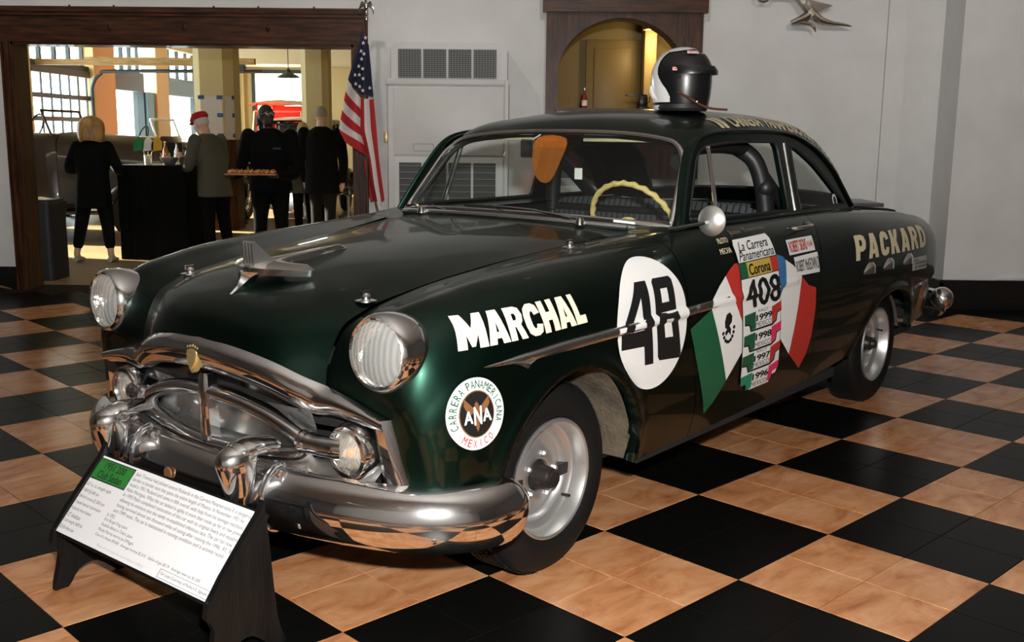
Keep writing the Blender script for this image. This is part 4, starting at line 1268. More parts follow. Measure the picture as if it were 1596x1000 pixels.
def shape(name, loop, matl, parent, eps=.0016, holes=(), step=.02):
    vs, fs = poly_shape(loop, holes)
    return lay(name, vs, fs, matl, parent, eps, step)

# fender lettering, each letter drawn bold and tall
GL = {
    'M': ([(0, 0), (0, 1), (.30, 1), (.5, .60), (.70, 1), (1, 1), (1, 0), (.70, 0), (.70, .42), (.56, .06), (.44, .06), (.30, .42), (.30, 0)], []),
    'A': ([(0, 0), (.28, 1), (.72, 1), (1, 0), (.65, 0), (.61, .17), (.39, .17), (.35, 0)], [[(.44, .36), (.56, .36), (.50, .68)]]),
    'R': ([(0, 0), (0, 1), (.62, 1), (.88, .94), (.98, .74), (.90, .54), (.76, .45), (1, 0), (.63, 0), (.44, .40), (.37, .40), (.37, 0)], [[(.37, .60), (.37, .80), (.54, .80), (.60, .70), (.54, .60)]]),
    'C': ([(1, .32), (.90, .08), (.66, 0), (.36, 0), (.10, .12), (0, .36), (0, .66), (.10, .88), (.36, 1), (.66, 1), (.90, .92), (1, .68), (.64, .64), (.58, .76), (.46, .76), (.38, .64), (.38, .36), (.46, .24), (.58, .24), (.64, .36)], []),
    'H': ([(0, 0), (0, 1), (.37, 1), (.37, .64), (.63, .64), (.63, 1), (1, 1), (1, 0), (.63, 0), (.63, .38), (.37, .38), (.37, 0)], []),
    'L': ([(0, 0), (0, 1), (.46, 1), (.46, .28), (1, .28), (1, 0)], []),
    'P': ([(0, 0), (0, 1), (.66, 1), (.92, .92), (1, .70), (.92, .44), (.66, .34), (.38, .34), (.38, 0)], [[(.38, .56), (.38, .80), (.56, .80), (.64, .69), (.56, .56)]]),
    'K': ([(0, 0), (0, 1), (.37, 1), (.37, .66), (.60, 1), (1, 1), (.66, .54), (1, 0), (.60, 0), (.42, .36), (.37, .30), (.37, 0)], []),
    'D': ([(0, 0), (0, 1), (.58, 1), (.90, .88), (1, .64), (1, .36), (.90, .12), (.58, 0)], [[(.38, .22), (.38, .78), (.52, .78), (.63, .62), (.63, .38), (.52, .22)]]),
}
def glyphs(s, widths, corners, matl, parent, nm='letter', gap=.035):
    q = quad(corners)
    tot = sum(widths) + gap * (len(s) - 1)
    x = 0.0
    for ch, w in zip(s, widths):
        out, holes = GL[ch]
        T = lambda p: tuple(q((x + p[0] * w) / tot, p[1]))
        shape(nm, [T(p) for p in out], matl, parent, .0018, [[T(p) for p in h] for h in holes])
        x += w + gap
grp = link(bpy.data.objects.new('fender_lettering', None), car)
glyphs('MARCHAL', [1.1, .86, .74, .78, .78, .86, .58], [(.512, .962), (-.004, .984), (-.026, .888), (.534, .868)], M_CREAM, grp)
grp = link(bpy.data.objects.new('tail_lettering', None), car)
glyphs('PACKARD', [.8, .82, .76, .8, .82, .8, .8], [(-2.345, 1.012), (-3.40, 1.005), (-3.42, .880), (-2.342, .887)], M_CREAM2, grp, gap=.16)

# white roundel with 48
r48 = shape('number_roundel', circle(-.430, .828, .238, .236, 64), M_WHITE, car, .0016, step=.012)
shape('numeral', [(-.335, .985), (-.404, .985), (-.424, .685), (-.366, .688), (-.360, .757), (-.212, .764), (-.216, .815)], M_INK, r48, .003, [[(-.352, .930), (-.362, .815), (-.272, .815)]], step=.012)
shape('numeral', [(-.440, .975), (-.452, .987), (-.560, .987), (-.574, .975), (-.590, .86), (-.586, .845), (-.598, .832), (-.621, .694), (-.610, .678), (-.466, .690), (-.454, .704), (-.446, .838), (-.454, .850), (-.444, .862)], M_INK, r48, .003,
      [[(-.486, .948), (-.532, .948), (-.540, .897), (-.490, .897)], [(-.498, .838), (-.548, .836), (-.562, .764), (-.506, .768)]], step=.012)

# ring badge ahead of the wheel
AC_ = (.503, .682)
ana = shape('round_club_badge', circle(*AC_, .101, .108, 56), M_WHITE, car, .0018, step=.012)
shape('badge_ring', circle(*AC_, .063, .071, 44), M_BROWN, ana, .0024, step=.012)
shape('badge_field', circle(*AC_, .0595, .0672, 44), M_INK, ana, .0030, step=.012)
for s in (1, -1):
    shape('badge_wing', [(AC_[0] + s * a, AC_[1] + b) for a, b in ((.004, .012), (.046, .052), (.044, .038), (.047, .030), (.040, .018), (.034, .008), (.020, .0))], M_BROWN, ana, .0034, step=.012)
shape('badge_bird', [(AC_[0] + a, AC_[1] + b) for a, b in ((-.008, .0), (-.007, .028), (.001, .038), (.008, .030), (.006, .0), (.006, -.040), (0, -.054), (-.006, -.042))], M_BROWN, ana, .0032, step=.012)
word('badge_letters', 'A', [(AC_[0] + .047, .694), (AC_[0] + .017, .696), (AC_[0] + .016, .656), (AC_[0] + .048, .655)], M_WHITE, ana, .0042, fat=.035)
word('badge_letters', 'N', [(AC_[0] + .013, .705), (AC_[0] - .016, .706), (AC_[0] - .016, .650), (AC_[0] + .013, .649)], M_WHITE, ana, .0042, fat=.035)
word('badge_letters', 'A', [(AC_[0] - .017, .697), (AC_[0] - .050, .694), (AC_[0] - .051, .656), (AC_[0] - .019, .656)], M_WHITE, ana, .0042, fat=.035)
def ring_text(s, a0, a1, matl, inward=False, h=.0118):
    for k, ch in enumerate(s):
        if ch == ' ':
            continue
        a = R(a0 + (a1 - a0) * k / (len(s) - 1))
        cx, cz = AC_[0] - .082 * math.sin(a), AC_[1] + .089 * math.cos(a)
        up = np.array([-math.sin(a), math.cos(a)]); rt = np.array([-math.cos(a), -math.sin(a)])
        if inward: up, rt = -up, -rt
        hw = h * (.56 if ch not in 'MN' else .66) * (.22 if ch in "I\"" else 1)
        c = np.array([cx, cz])
        word('ring_letter', ch, [tuple(c - rt * hw + up * h), tuple(c + rt * hw + up * h), tuple(c + rt * hw - up * h), tuple(c - rt * hw - up * h)], matl, ana, .0026, fat=.02)
ring_text('CARRERA', -112, -38, M_GREEN); ring_text('PANAMERICANA', -18, 108, M_GREEN); ring_text('MEXICO', 215, 145, M_RED, True)

# door flags
mexG = [(-.864, .828), (-.694, .772), (-.739, .661), (-.787, .557), (-.868, .401), (-.93, .439), (-1.015, .516)]
mexW = [(-.985, .946), (-.929, .911), (-.874, .865), (-.864, .828), (-1.015, .516), (-1.079, .569), (-1.14, .618), (-1.15, .705)]
mexR = [(-.985, .946), (-1.032, .97), (-1.077, .987), (-1.11, .985), (-1.14, .846), (-1.16, .717), (-1.15, .705)]
fm = shape('mexican_flag', mexW, M_WHITE, car, .0018, step=.012)
shape('green_band', mexG, M_GREEN, fm, .0018, step=.012); shape('red_band', mexR, M_RED, fm, .0018, step=.012)
ce = np.array([-1.003, .738])
shape('eagle_crest', [tuple(ce + p) for p in ((-.008, .060), (.020, .052), (.034, .025), (.030, .0), (.014, -.006), (.030, -.018), (.022, -.034), (.0, -.020), (-.018, -.036), (-.020, -.010), (-.006, .005), (-.026, .018), (-.030, .042))], M_INK, fm, .0026)
for k in range(9):
    a = R(-20 - 155 * k / 8)
    c = ce + np.array([-.047 * math.cos(a) * -1, .060 * math.sin(a)])
    shape('wreath_leaf', [tuple(c + np.array([.011 * math.cos(b), .008 * math.sin(b)])) for b in np.linspace(0, 2 * PI, 9)[:-1]], M_INK, fm, .0026)
fr_ = shape('tricolour_flag', [(-1.549, .962), (-1.629, .929), (-1.717, .872), (-1.618, .529), (-1.50, .622), (-1.47, .79), (-1.549, .874)], M_WHITE, car, .0018, step=.012)
shape('blue_band', [(-1.44, .998), (-1.526, .978), (-1.549, .962), (-1.549, .874), (-1.47, .79), (-1.44, .81)], M_BLUE, fr_, .0018, step=.012)
shape('red_band', [(-1.717, .872), (-1.795, .824), (-1.878, .805), (-1.878, .707), (-1.856, .575), (-1.821, .496), (-1.770, .436), (-1.618, .529)], M_RED, fr_, .0018, step=.012)

# stacked rally plates
def pq(s, t):
    """s across 0..1, t down 0..1 -> (x, z)"""
    l = np.array([np.interp(t, [0, .15, .5, .8, 1], [-1.096, -1.092, -1.133, -1.133, -1.150]), 1.080 - .655 * t])
    r_ = np.array([np.interp(t, [0, .15, .5, .8, 1], [-1.452, -1.464, -1.500, -1.512, -1.520]), 1.088 - .662 * t])
    return tuple(l * (1 - s) + r_ * s)
def pql(l): return [pq(*p) for p in l]
body = [(.0, .03), (.03, .0), (.94, .0), (.99, .03), (1, .1), (1, .90), (.95, .945), (.80, .95), (.80, 1.0), (.26, 1.0), (.24, .945), (.04, .925), (.0, .89)]
rp = shape('rally_plate', pql(body), M_INK, car, .0030, step=.012)
ins = [(.5 + (a - .5) * .965, .5 + (b - .5) * .985) for a, b in body]
shape('plate_face', pql(ins), M_WHITE, rp, .0038, step=.012)
def pr(nm, s0, s1, t0, t1, m_, e=.0046): shape(nm, pql([(s0, t0), (s1, t0), (s1, t1), (s0, t1)]), m_, rp, e, step=.012)
def pt(s_, s0, s1, t0, t1, m_=M_INK, bold=.0, shear=0, e=.0056, fat=0.0): word('plate_letters', s_, [pq(s0, t0), pq(s1, t0), pq(s1, t1), pq(s0, t1)], m_, rp, e, bold, shear, fat=fat)
pt('La Carrera', .10, .86, .025, .082, bold=.012, shear=.35); pt('Panamericana', .06, .95, .082, .140, bold=.012, shear=.35)
pr('plate_line', .0, 1, .146, .152, M_INK)
pr('green_block', .02, .20, .152, .245, M_GREEN); pr('gold_block', .20, .80, .152, .245, M_GOLD); pr('red_block', .80, .98, .152, .245, M_RED)
pt('Corona', .23, .77, .163, .236, fat=.035)
pr('plate_line', .0, 1, .245, .250, M_INK)
pt('408', .06, .98, .262, .446, fat=.032)
for k, (yr, gm, rm_) in enumerate((('1999', M_GREEN, M_RED), ('1998', M_GREEN, M_PINK), ('1997', M_GREEN, M_RED), ('1996', mat('sea_green_vinyl', (.02, .25, .14), .4), M_PINK))):
    t0 = .460 + .134 * k
    h = .134
    shape('green_block', pql([(.02, t0 + .02), (.30, t0 + .012), (.30, t0 + h - .012), (.18, t0 + h - .010), (.16, t0 + h * .62), (.02, t0 + h * .58)]), gm, rp, .0046, step=.012)
    shape('red_block', pql([(.72, t0 + .012), (.98, t0 - .010), (.98, t0 + h * .34), (.84, t0 + h * .42), (.82, t0 + h - .03), (.72, t0 + h - .012)]), rm_, rp, .0046, step=.012)
    if k < 3: shape('plate_line', pql([(.02, t0 + h * .58), (.16, t0 + h * .62), (.19, t0 + h - .010), (.72, t0 + h - .012), (.82, t0 + h - .030), (.84, t0 + h * .42), (.98, t0 + h * .34), (.98, t0 + h * .39), (.87, t0 + h * .48), (.85, t0 + h - .020), (.74, t0 + h + .002), (.17, t0 + h + .002), (.13, t0 + h * .69), (.02, t0 + h * .65)]), M_INK, rp, .0050, step=.012)
    if k in (0, 2): pt('RALLY', .36, .62, t0 + .004, t0 + .022, bold=0)
    pt(yr, .30, .72, t0 + .036 - (.012 if k in (1, 3) else 0), t0 + .078 - (.008 if k in (1, 3) else 0), fat=.045); pt('MEXICO', .30, .70, t0 + .084, t0 + .116)

# name plates and small print
n1 = shape('name_plate', [(-1.597, 1.042), (-1.883, 1.044), (-1.883, .978), (-1.597, .976)], M_WHITE, car, .0018)
word('plate_letters', 'ROBERT SIGNS', [(-1.612, 1.034), (-1.800, 1.038), (-1.800, .986), (-1.612, .984)], M_RED, n1, fat=.05)
word('plate_letters', 'PANAMA', [(-1.806, 1.022), (-1.870, 1.026), (-1.870, .998), (-1.806, .996)], M_RED, n1, bold=.01)
n2 = shape('name_plate', [(-1.636, .964), (-1.902, .969), (-1.919, .874), (-1.661, .878)], M_WHITE, car, .0018)
word('plate_letters', 'ROBERT McKEOWN D', [(-1.650, .946), (-1.905, .950), (-1.912, .892), (-1.660, .896)], M_INK, n2, fat=.03)
word('crew_lettering', 'PILOTO', [(-.998, 1.088), (-1.082, 1.090), (-1.080, 1.070), (-.996, 1.068)], M_CREAM2, car, .002, fat=.03)
word('crew_lettering', 'Juan Trevoux', [(-1.125, 1.112), (-1.47, 1.114), (-1.47, 1.094), (-1.125, 1.090)], mat('faded_gold_lettering', (.16, .15, .11), .5), car, .002, fat=.03)
word('crew_lettering', 'MECHA', [(-.985, 1.050), (-1.078, 1.052), (-1.080, 1.030), (-.985, 1.028)], M_CREAM2, car, .002, fat=.03)
n3 = shape('name_plate', [(-3.14, .834), (-3.43, .830), (-3.45, .752), (-3.16, .762)], mat('grey_vinyl', (.45, .45, .43), .5), car, .0018)
word('plate_letters', 'ENGINE', [(-3.17, .825), (-3.27, .823), (-3.27, .810), (-3.17, .811)], M_INK, n3, bold=.01)
word('plate_letters', 'DAVID MOORE', [(-3.20, .808), (-3.42, .804), (-3.42, .786), (-3.20, .790)], M_INK, n3, bold=.02)
word('plate_letters', 'JIM FRIEDMAN', [(-3.20, .783), (-3.43, .779), (-3.43, .761), (-3.20, .765)], M_INK, n3, bold=.02)
ov = shape('oval_sticker', circle(-3.535, .553, .064, .080, 28), mat('orange_vinyl', (.30, .10, .03), .5), car, .0020)
shape('sticker_rim', circle(-3.535, .553, .068, .084, 28), mat('grey_vinyl', (.45, .45, .43), .5), ov, .0014)
word('plate_letters', 'PETROL', [(-3.495, .575), (-3.575, .575), (-3.575, .555), (-3.495, .555)], MATS['grey_vinyl'], ov, .003)

# chrome exhaust-port ornaments on the rear quarter, door handles, mirrors, antenna knob
for x in (-2.485, -2.745, -3.045):
    for s in (1, -1):
        y = flank_y(x, .835)
        pm = MB()
        rows = []
        for k in range(9):
            t = k / 8
            xx = x + .045 - .10 * t
            hh = .010 + .045 * math.sin(min(1, t * 1.15) * PI / 2)
            dp = .004 + .020 * math.sin(t * PI * .62)
            rows.append([(xx, s * (flank_y(xx, .80) - .003), .806), (xx, s * (flank_y(xx, .83) + dp), .812), (xx, s * (flank_y(xx, .83) + dp * .9), .812 + hh * .7), (xx, s * (flank_y(xx, .85) + dp * .4), .812 + hh), (xx, s * (flank_y(xx, .86) - .003), .815 + hh)])
        pm.grid(rows, flip=(s < 0)).build('louvre_port', M_CHROME, car)
for s in (1, -1):
    y = .905
    hd = MB().tube(cr([(-1.66, s * .905, 1.088), (-1.67, s * .945, 1.092), (-1.74, s * .955, 1.096), (-1.82, s * .950, 1.098), (-1.85, s * .905, 1.096)], 6), .010, 10, squash=(1, .8))
    hd.tube([(-1.86, s * .895, 1.092), (-1.86, s * .925, 1.094)], .014, 10)
    hd.build('door_handle', M_CHROME, car)
    # round racing mirror on an arm, driver's side only
    if s < 0: continue
    mr = link(bpy.data.objects.new('side_mirror', None), car)
    c = Vector((-.785, s * .985, 1.178))
    MB().tube([(-.80, s * .80, 1.132), (-.775, s * .90, 1.155), (c.x + .028, c.y - s * .006, c.z - .004)], [.011, .008, .007], 8).build('mirror_arm', M_CHROME, mr)
    MB().lathe([(0, .022), (.020, .020), (.038, .014), (.051, .005), (.058, -.002), (.056, -.010), (0, -.010)], 32, 'x', tuple(c)).build('mirror_shell', mat('brushed_mirror_shell', (.62, .62, .60), .38, .9), mr)
# windscreen decal strip on the lower frame, quarter window roundel
q = [ws_pt(t, .0) for t in np.linspace(.70, .82, 8)]
MB().grid([[(p[0] + .020, p[1], p[2] + .001), (p[0] + .020, p[1], p[2] + .011)] for p in q]).build('frame_sticker', M_WHITE, car)
q1 = MB().add([gp(x, z, -.0095) for x, z in circle(-2.545, 1.170, .030, .034, 24)], [tuple(range(24))]).build('window_roundel', M_WHITE, car)
MB().add([gp(x, z, -.0085) for x, z in circle(-2.545, 1.170, .018, .021, 20)], [tuple(range(20))]).build('roundel_centre', M_INK, q1)

# roof lettering along the left edge
def roof_map(a, b):
    return None
def roof_word(s, u0, u1, v0, v1, parent, bold=.0):
    vs, fs, asp = text_shape(s, 0.0, 0.0, 1.0, .045)
    vs2, fs2 = cut_grid([(u0 + (u1 - u0) * a, v0 + (v1 - v0) * b) for a, b in vs], fs, .03)
    P = []
    for u, v in vs2:
        p = roof_pts(np.array([u]), np.array([v]))[0, 0]
        pu = roof_pts(np.array([u + .01]), np.array([v]))[0, 0] - p
        pv = roof_pts(np.array([u]), np.array([v + .01]))[0, 0] - p
        nn = np.cross(pv, pu); nn /= np.linalg.norm(nn)
        if nn[2] < 0 and nn[1] < 0: nn = -nn
        P.append(p + nn * .0025 * (1 if nn[1] > 0 or nn[2] > 0 else -1))
    return MB().add(P, fs2).build('roof_lettering', M_CREAM2, parent, angle=60)
def roof_u(x): return float(np.interp(-x, -ROOF[:, 3, 0], ru))
V0, V1 = rv[4] - .055, rv[2] + .105
rl = link(bpy.data.objects.new('roof_inscription', None), car)
roof_word('II', roof_u(-1.475), roof_u(-1.555), V0, V1, rl, .035)
roof_word('CARRERA', roof_u(-1.60), roof_u(-1.915), V0, V1, rl)
roof_word('PANAMERICANA', roof_u(-1.97), roof_u(-2.48), V0, V1, rl)
roof_word('MEXICO', roof_u(-2.54), roof_u(-2.83), V0, V1, rl)
# ================================================================== CAR INTERIOR
M_SEAT = mat('striped_seat_cloth', (.05, .055, .06), .9)
nt, N_, L_, b_ = nodes(M_SEAT)
wv = N_.new('ShaderNodeTexWave'); wv.inputs['Scale'].default_value = 9; wv.bands_direction = 'Y'; wv.inputs['Distortion'].default_value = 0
tc_ = N_.new('ShaderNodeTexCoord'); L_.new(tc_.outputs['Object'], wv.inputs[0])
rp_ = N_.new('ShaderNodeValToRGB'); rp_.color_ramp.elements[0].position = .75; rp_.color_ramp.elements[0].color = (.060, .068, .075, 1); rp_.color_ramp.elements[1].position = .9; rp_.color_ramp.elements[1].color = (.012, .012, .013, 1)
L_.new(wv.outputs['Fac'], rp_.inputs[0]); L_.new(rp_.outputs[0], b_.inputs['Base Color'])
def bench(name, x, zt):
    b = link(bpy.data.objects.new(name, None), car)
    MB().box((x, -.66, .48), (x + .52, .66, .66), bev=.06).build('seat_cushion', M_SEAT, b)
    rows = []
    for y in np.linspace(-.66, .66, 13):
        e = 1 - (abs(y) / .66) ** 6 * .4
        rows.append([(x + .10, y, .60), (x + .06, y, .82), (x - .01, y, (zt - .07)), (x - .04, y, zt * e + (1 - e) * (zt - .12)), (x - .10, y, (zt - .02) * e + (1 - e) * (zt - .12)), (x - .15, y, zt - .10), (x - .12, y, .60)])
    MB().grid(rows, flip=False).build('seat_back', M_SEAT, b, angle=60)
bench('front_seat', -1.95, 1.165); bench('rear_seat', -2.95, 1.10)
MB().box((-2.98, -.70, 1.04), (-3.2, .70, 1.06)).build('parcel_shelf', M_DARK, car)
# dashboard
D_ = []
for y in np.linspace(-.74, .74, 17):
    o_ = -.10 * (abs(y) / .74) ** 2
    D_.append([(-.82 + o_, y, 1.135), (-.93 + o_, y, 1.145), (-1.00 + o_, y, 1.13), (-1.03 + o_, y, 1.08), (-1.01 + o_, y, .90)])
MB().grid(D_).build('dashboard', M_LEATHER, car)
# door cards and headlining dark shell
for s in (1, -1):
    MB().add([(-.85, s * .80, .40), (-3.0, s * .80, .40), (-2.9, s * .775, 1.12), (-.95, s * .775, 1.12)], [(0, 1, 2, 3)]).build('door_card', M_LEATHER, car)
hl_ = roof_pts(steps(.02, U_RW0 - .02, .08), np.linspace(-rv[-1] + .03, rv[-1] - .03, 25)) - np.array([0, 0, .025])
MB().grid(hl_.tolist()).build('headlining', mat('beige_headlining', (.20, .17, .12), .9), car)
# sun visors, pale
for y0, y1 in ((.08, .52), (-.08, -.52)):
    MB().box((-1.255, min(y0, y1), 1.462), (-1.225, max(y0, y1), 1.478), bev=.005).build('sun_visor', mat('cream_visor', (.62, .54, .36), .7), car)
# steering wheel
sw_ = link(bpy.data.objects.new('steering_wheel', None), car)
Ms = Matrix.Translation((-1.24, .36, 1.095)) @ Matrix.Rotation(R(-62), 4, 'Y')
rp2 = [Ms @ Vector((.215 * math.cos(a), .215 * math.sin(a), .004 * math.cos(a * 26))) for a in np.linspace(0, 2 * PI, 105)[:-1]]
MB().tube(rp2, [.0125 + .0018 * math.cos(k * 1.5) for k in range(104)], 10, closed=True).build('wheel_rim', M_IVORY, sw_)
MB().lathe([(.0, .03), (.045, .024), (.062, .0), (.05, -.03), (.03, -.05)], 24, 'z', M=Ms @ Matrix.Translation((0, 0, -.03))).build('wheel_hub', M_IVORY, sw_)
for a in (R(90), R(-90), R(180)):
    MB().tube([Ms @ Vector((.04 * math.cos(a), .04 * math.sin(a), -.03)), Ms @ Vector((.21 * math.cos(a), .21 * math.sin(a), 0))], .008, 8).build('wheel_spoke', M_IVORY, sw_)
MB().tube([Ms @ Vector((0, 0, -.06)), Ms @ Vector((0, 0, -.55))], .022, 10).build('steering_column', M_BLACK, sw_)
# padded roll cage
M_PAD = mat('black_foam_padding', (.013, .013, .014), .45)
cage = link(bpy.data.objects.new('roll_cage', None), car)
MB().tube(cr([(-2.02, .66, .45), (-2.00, .655, .95), (-1.96, .62, 1.30), (-1.92, .53, 1.43), (-1.90, .30, 1.485), (-1.90, -.30, 1.485), (-1.92, -.53, 1.43), (-1.96, -.62, 1.30), (-2.00, -.655, .95), (-2.02, -.66, .45)], 6), .042, 12).build('main_hoop', M_PAD, cage)
for s in (1, -1):
    if s > 0: MB().tube(cr([(-1.90, s * .54, 1.44), (-1.62, s * .56, 1.455), (-1.36, s * .57, 1.440), (-1.20, s * .60, 1.38)], 5), .040, 12).build('side_bar', M_PAD, cage)
    MB().tube([(-1.94, s * .58, 1.38), (-2.45, s * .60, 1.05), (-2.75, s * .58, .70)], .032, 12).build('rear_stay', M_PAD, cage)
    for x, z in ((-1.985, 1.06), (-1.965, 1.25)):
        MB().ball((x, s * .645, z), .046, 8, 12).build('pad_joint', M_PAD, cage)
MB().tube([(-2.0, -.6, 1.10), (-2.0, .6, .60)], .025, 10).build('cross_brace', M_PAD, cage)
MB().tube([(-1.97, -.60, 1.10), (-1.97, .60, 1.10)], .022, 10).build('harness_bar', M_PAD, cage)
def amber_reflection_mat():
    m = glass_mat('amber_reflection_tint', (.95, .52, .16))
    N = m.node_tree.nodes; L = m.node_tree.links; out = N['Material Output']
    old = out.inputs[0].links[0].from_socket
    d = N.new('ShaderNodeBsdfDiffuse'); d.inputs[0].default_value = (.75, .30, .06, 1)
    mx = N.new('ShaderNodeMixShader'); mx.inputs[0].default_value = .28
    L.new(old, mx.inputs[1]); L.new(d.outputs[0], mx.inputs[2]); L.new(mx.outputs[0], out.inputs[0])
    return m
# added amber sheet imitating an orange windscreen reflection; mirror and paper tag behind screen
MB().prism(cr([(.0, .0), (.05, .08), (.085, .19), (-.07, .195), (-.105, .10), (-.085, .02), (-.045, -.01)], 4, closed=True), -.004, .0, 'yz').build('amber_reflection', amber_reflection_mat(), car)
o = bpy.data.objects['amber_reflection']; o.location = (-1.10, -.01, 1.285)
rm2 = link(bpy.data.objects.new('interior_mirror', None), car)
MB().box((-1.135, -.20, 1.385), (-1.115, -.12, 1.47), bev=.008).build('mirror_glass', M_CHROME, rm2)
MB().tube([(-1.13, -.15, 1.46), (-1.17, -.12, 1.49)], .006, 6).build('mirror_stem', M_CHROME, rm2)
MB().box((-1.12, .115, 1.295), (-1.116, .155, 1.345)).build('paper_tag', M_WHITE, car)

# ================================================================== HELMET ON THE ROOF
hm = empty('racing_helmet', (0, 0, 0))
tag(hm, 'white and black open-face racing helmet sitting on the green car roof', 'helmet')
def hpt(az, el, r=1.0):
    """helmet surface, facing +x; el latitude"""
    ce, se = max(0.0, math.cos(el)), math.sin(el)
    ca, sa = math.cos(az), math.sin(az)
    back = 1.0 if ca > 0 else 1.10
    if se >= 0:
        k = ce ** .9; z = .140 * se
    else:                       # near-vertical cheeks and nape
        t = -el / R(80); k = 1 - .12 * t ** 2; z = -.145 * t
    return (r * .138 * k * ca * back, r * .118 * k * sa, r * z + .150 if se >= 0 else z * 1.0 + .150)
def hpatch(name, f, m_, r=1.0, na=96, ne=60, e0=R(-80), e1=R(90)):
    mb = MB(); ids = {}
    for i in range(na):
        for j in range(ne):
            az = 2 * PI * (i + .5) / na - PI; el = e0 + (e1 - e0) * (j + .5) / ne
            if not f(az, el):
                continue
            q = []
            for di, dj in ((0, 0), (1, 0), (1, 1), (0, 1)):
                a = 2 * PI * ((i + di) % na) / na - PI; e = e0 + (e1 - e0) * (j + dj) / ne
                key = ((i + di) % na, j + dj)
                if key not in ids:
                    ids[key] = len(mb.v); mb.v.append(hpt(a, e, r))
                q.append(ids[key])
            mb.f.append(tuple(q)); mb.mi.append(0)
    return mb.build(name, m_, hm, weld=True)
M_HB = mat('helmet_black', (.007, .007, .008), .30, coat=.5)
M_HW_ = mat('helmet_white', (.78, .78, .77), .2, coat=.6)
hpatch('shell', lambda a, e: True, M_HB, .985)
hpatch('white_shell', lambda a, e: (abs(a) > R(112) + R(16) * math.sin(e * 2.2 + .6) and e > R(-62)) or e > R(58) + R(8) * math.cos(a), M_HW_, 1.012, 220, 130)
hpatch('visor_band', lambda a, e: abs(a) < R(100) and R(12) < e < R(50) - .22 * abs(a), M_HB, 1.035, 180, 110)
for e in (1, -1):
    MB().tube([hpt(e * R(az), R(el), 1.02) for az, el in ((150, -20), (146, -36), (138, -48), (130, -54))], [.008, .014, .012, .006], 8).build('rear_rib', M_HW_, hm)
G = []
for i in range(31):
    a = R(-86) + R(172) * i / 30
    c = math.cos(a)
    p0 = hpt(a, R(20), 1.03); 
    ext = .030 * max(0, c) ** .6
    p1 = (p0[0] + ext * math.cos(a), p0[1] + ext * .7 * math.sin(a), p0[2] - .018)
    G.append([p0, ((p0[0] + p1[0]) / 2, (p0[1] + p1[1]) / 2, p0[2] + .004), p1, (p1[0], p1[1], p1[2] - .016), hpt(a, R(8), 1.02)])
MB().grid(G).build('peak', M_HB, hm, angle=60)
MB().lathe([(.100, .0), (.112, .0), (.120, .012), (.118, .03)], 36, 'z').build('neck_roll', M_BLACK, hm)
hpatch('lower_white_trim', lambda a, e: abs(a) > R(110) and e < R(-68), M_HW_, 1.012)
for s in (1, -1):
    MB().lathe([(0, s * .126), (.007, s * .126), (.009, s * .112)], 12, 'y', (.025, 0, .150)).build('snap_stud', M_CHROME, hm)
MB().tube(cr([(.030, -.122, .085), (.062, -.124, .066), (.095, -.108, .046), (.125, -.085, .026), (.17, -.07, .010), (.24, -.05, .004)], 5), .009, 8, squash=(1.7, .5)).build('chin_strap', mat('brown_leather_strap', (.13, .045, .022), .5), hm)
MB().ball((.112, -.102, .040), .006, 6, 8).build('strap_buckle', M_GOLDM, hm)
def hsticker(az0, az1, e0, e1, s_):
    """az0 is the reader's left edge"""
    G = [[hpt(az0 + (az1 - az0) * i / 6, e0 + (e1 - e0) * j / 3, 1.045) for j in range(4)] for i in range(7)]
    st_ = MB().grid(G).build('brand_sticker', M_WHITE, hm)
    vs, fs, _ = text_shape(s_, .03)
    MB().add([hpt(az0 + (az1 - az0) * (.06 + .88 * a), e0 + (e1 - e0) * (.15 + .7 * b), 1.052) for a, b in vs], fs).build('sticker_letters', mat('bright_red_vinyl', (.75, .03, .02), .4), st_)
hsticker(R(-62), R(-28), R(47), R(55), 'SIMPSON')
hsticker(R(-92), R(-72), R(12), R(18), 'SIMPSON')
_cm = Matrix.Translation(CAR_LOC) @ Matrix.Rotation(CAR_RZ, 4, 'Z')
hz = BVH_ROOF.ray_cast(Vector((-1.63, .36, 3)), Vector((0, 0, -1)))[0].z
hm.location = _cm @ Vector((-1.63, .36, hz + .004))
hm.rotation_euler = (0, 0, R(-30))

# ================================================================== INFORMATION PLACARD ON ITS STAND
pc = empty('information_placard', (0, 0, 0))
tag(pc, 'white printed sign on a sloping black stand in front of the bumper', 'sign')
pc.location = _cm @ Vector((1.078, .100, 0)); pc.rotation_euler = (0, 0, CAR_RZ + R(-.3))
def bd(a, b, off=0.0):
    n_ = Vector((.21, 0, .183)).normalized()
    return tuple(Vector((.090 - .183 * b, -.432 + .864 * a, .205 + .21 * b)) + n_ * off)
def slab(name, a0, a1, b0, b1, o0, o1, m_, parent):
    mb = MB().add([bd(a0, b0, o0), bd(a1, b0, o0), bd(a1, b1, o0), bd(a0, b1, o0), bd(a0, b0, o1), bd(a1, b0, o1), bd(a1, b1, o1), bd(a0, b1, o1)],
                  [(3, 2, 1, 0), (4, 5, 6, 7), (0, 1, 5, 4), (1, 2, 6, 5), (2, 3, 7, 6), (3, 0, 4, 7)])
    return mb.build(name, m_, parent, smooth=False)
M_STAND = wood_mat('black_stained_wood', (.003, .003, .003), (.007, .0065, .006), .5, 'z', coat=0)
slab('stand_board', -.008, 1.008, -.03, 1.03, -.022, -.006, M_STAND, pc)
card = slab('card', 0, 1, 0, 1, -.005, .001, mat('white_card', (.86, .86, .87), .5), pc)
slab('card_title_box', .012, .262, .705, .975, .001, .0018, M_INK, card)
slab('card_title', .0155, .2585, .717, .963, .0018, .0024, mat('green_title', (.028, .20, .035), .5), card)
M_PRINT = mat('printed_text', (.10, .10, .10), .7); M_PRINT2 = mat('faint_text', (.55, .55, .55), .7)
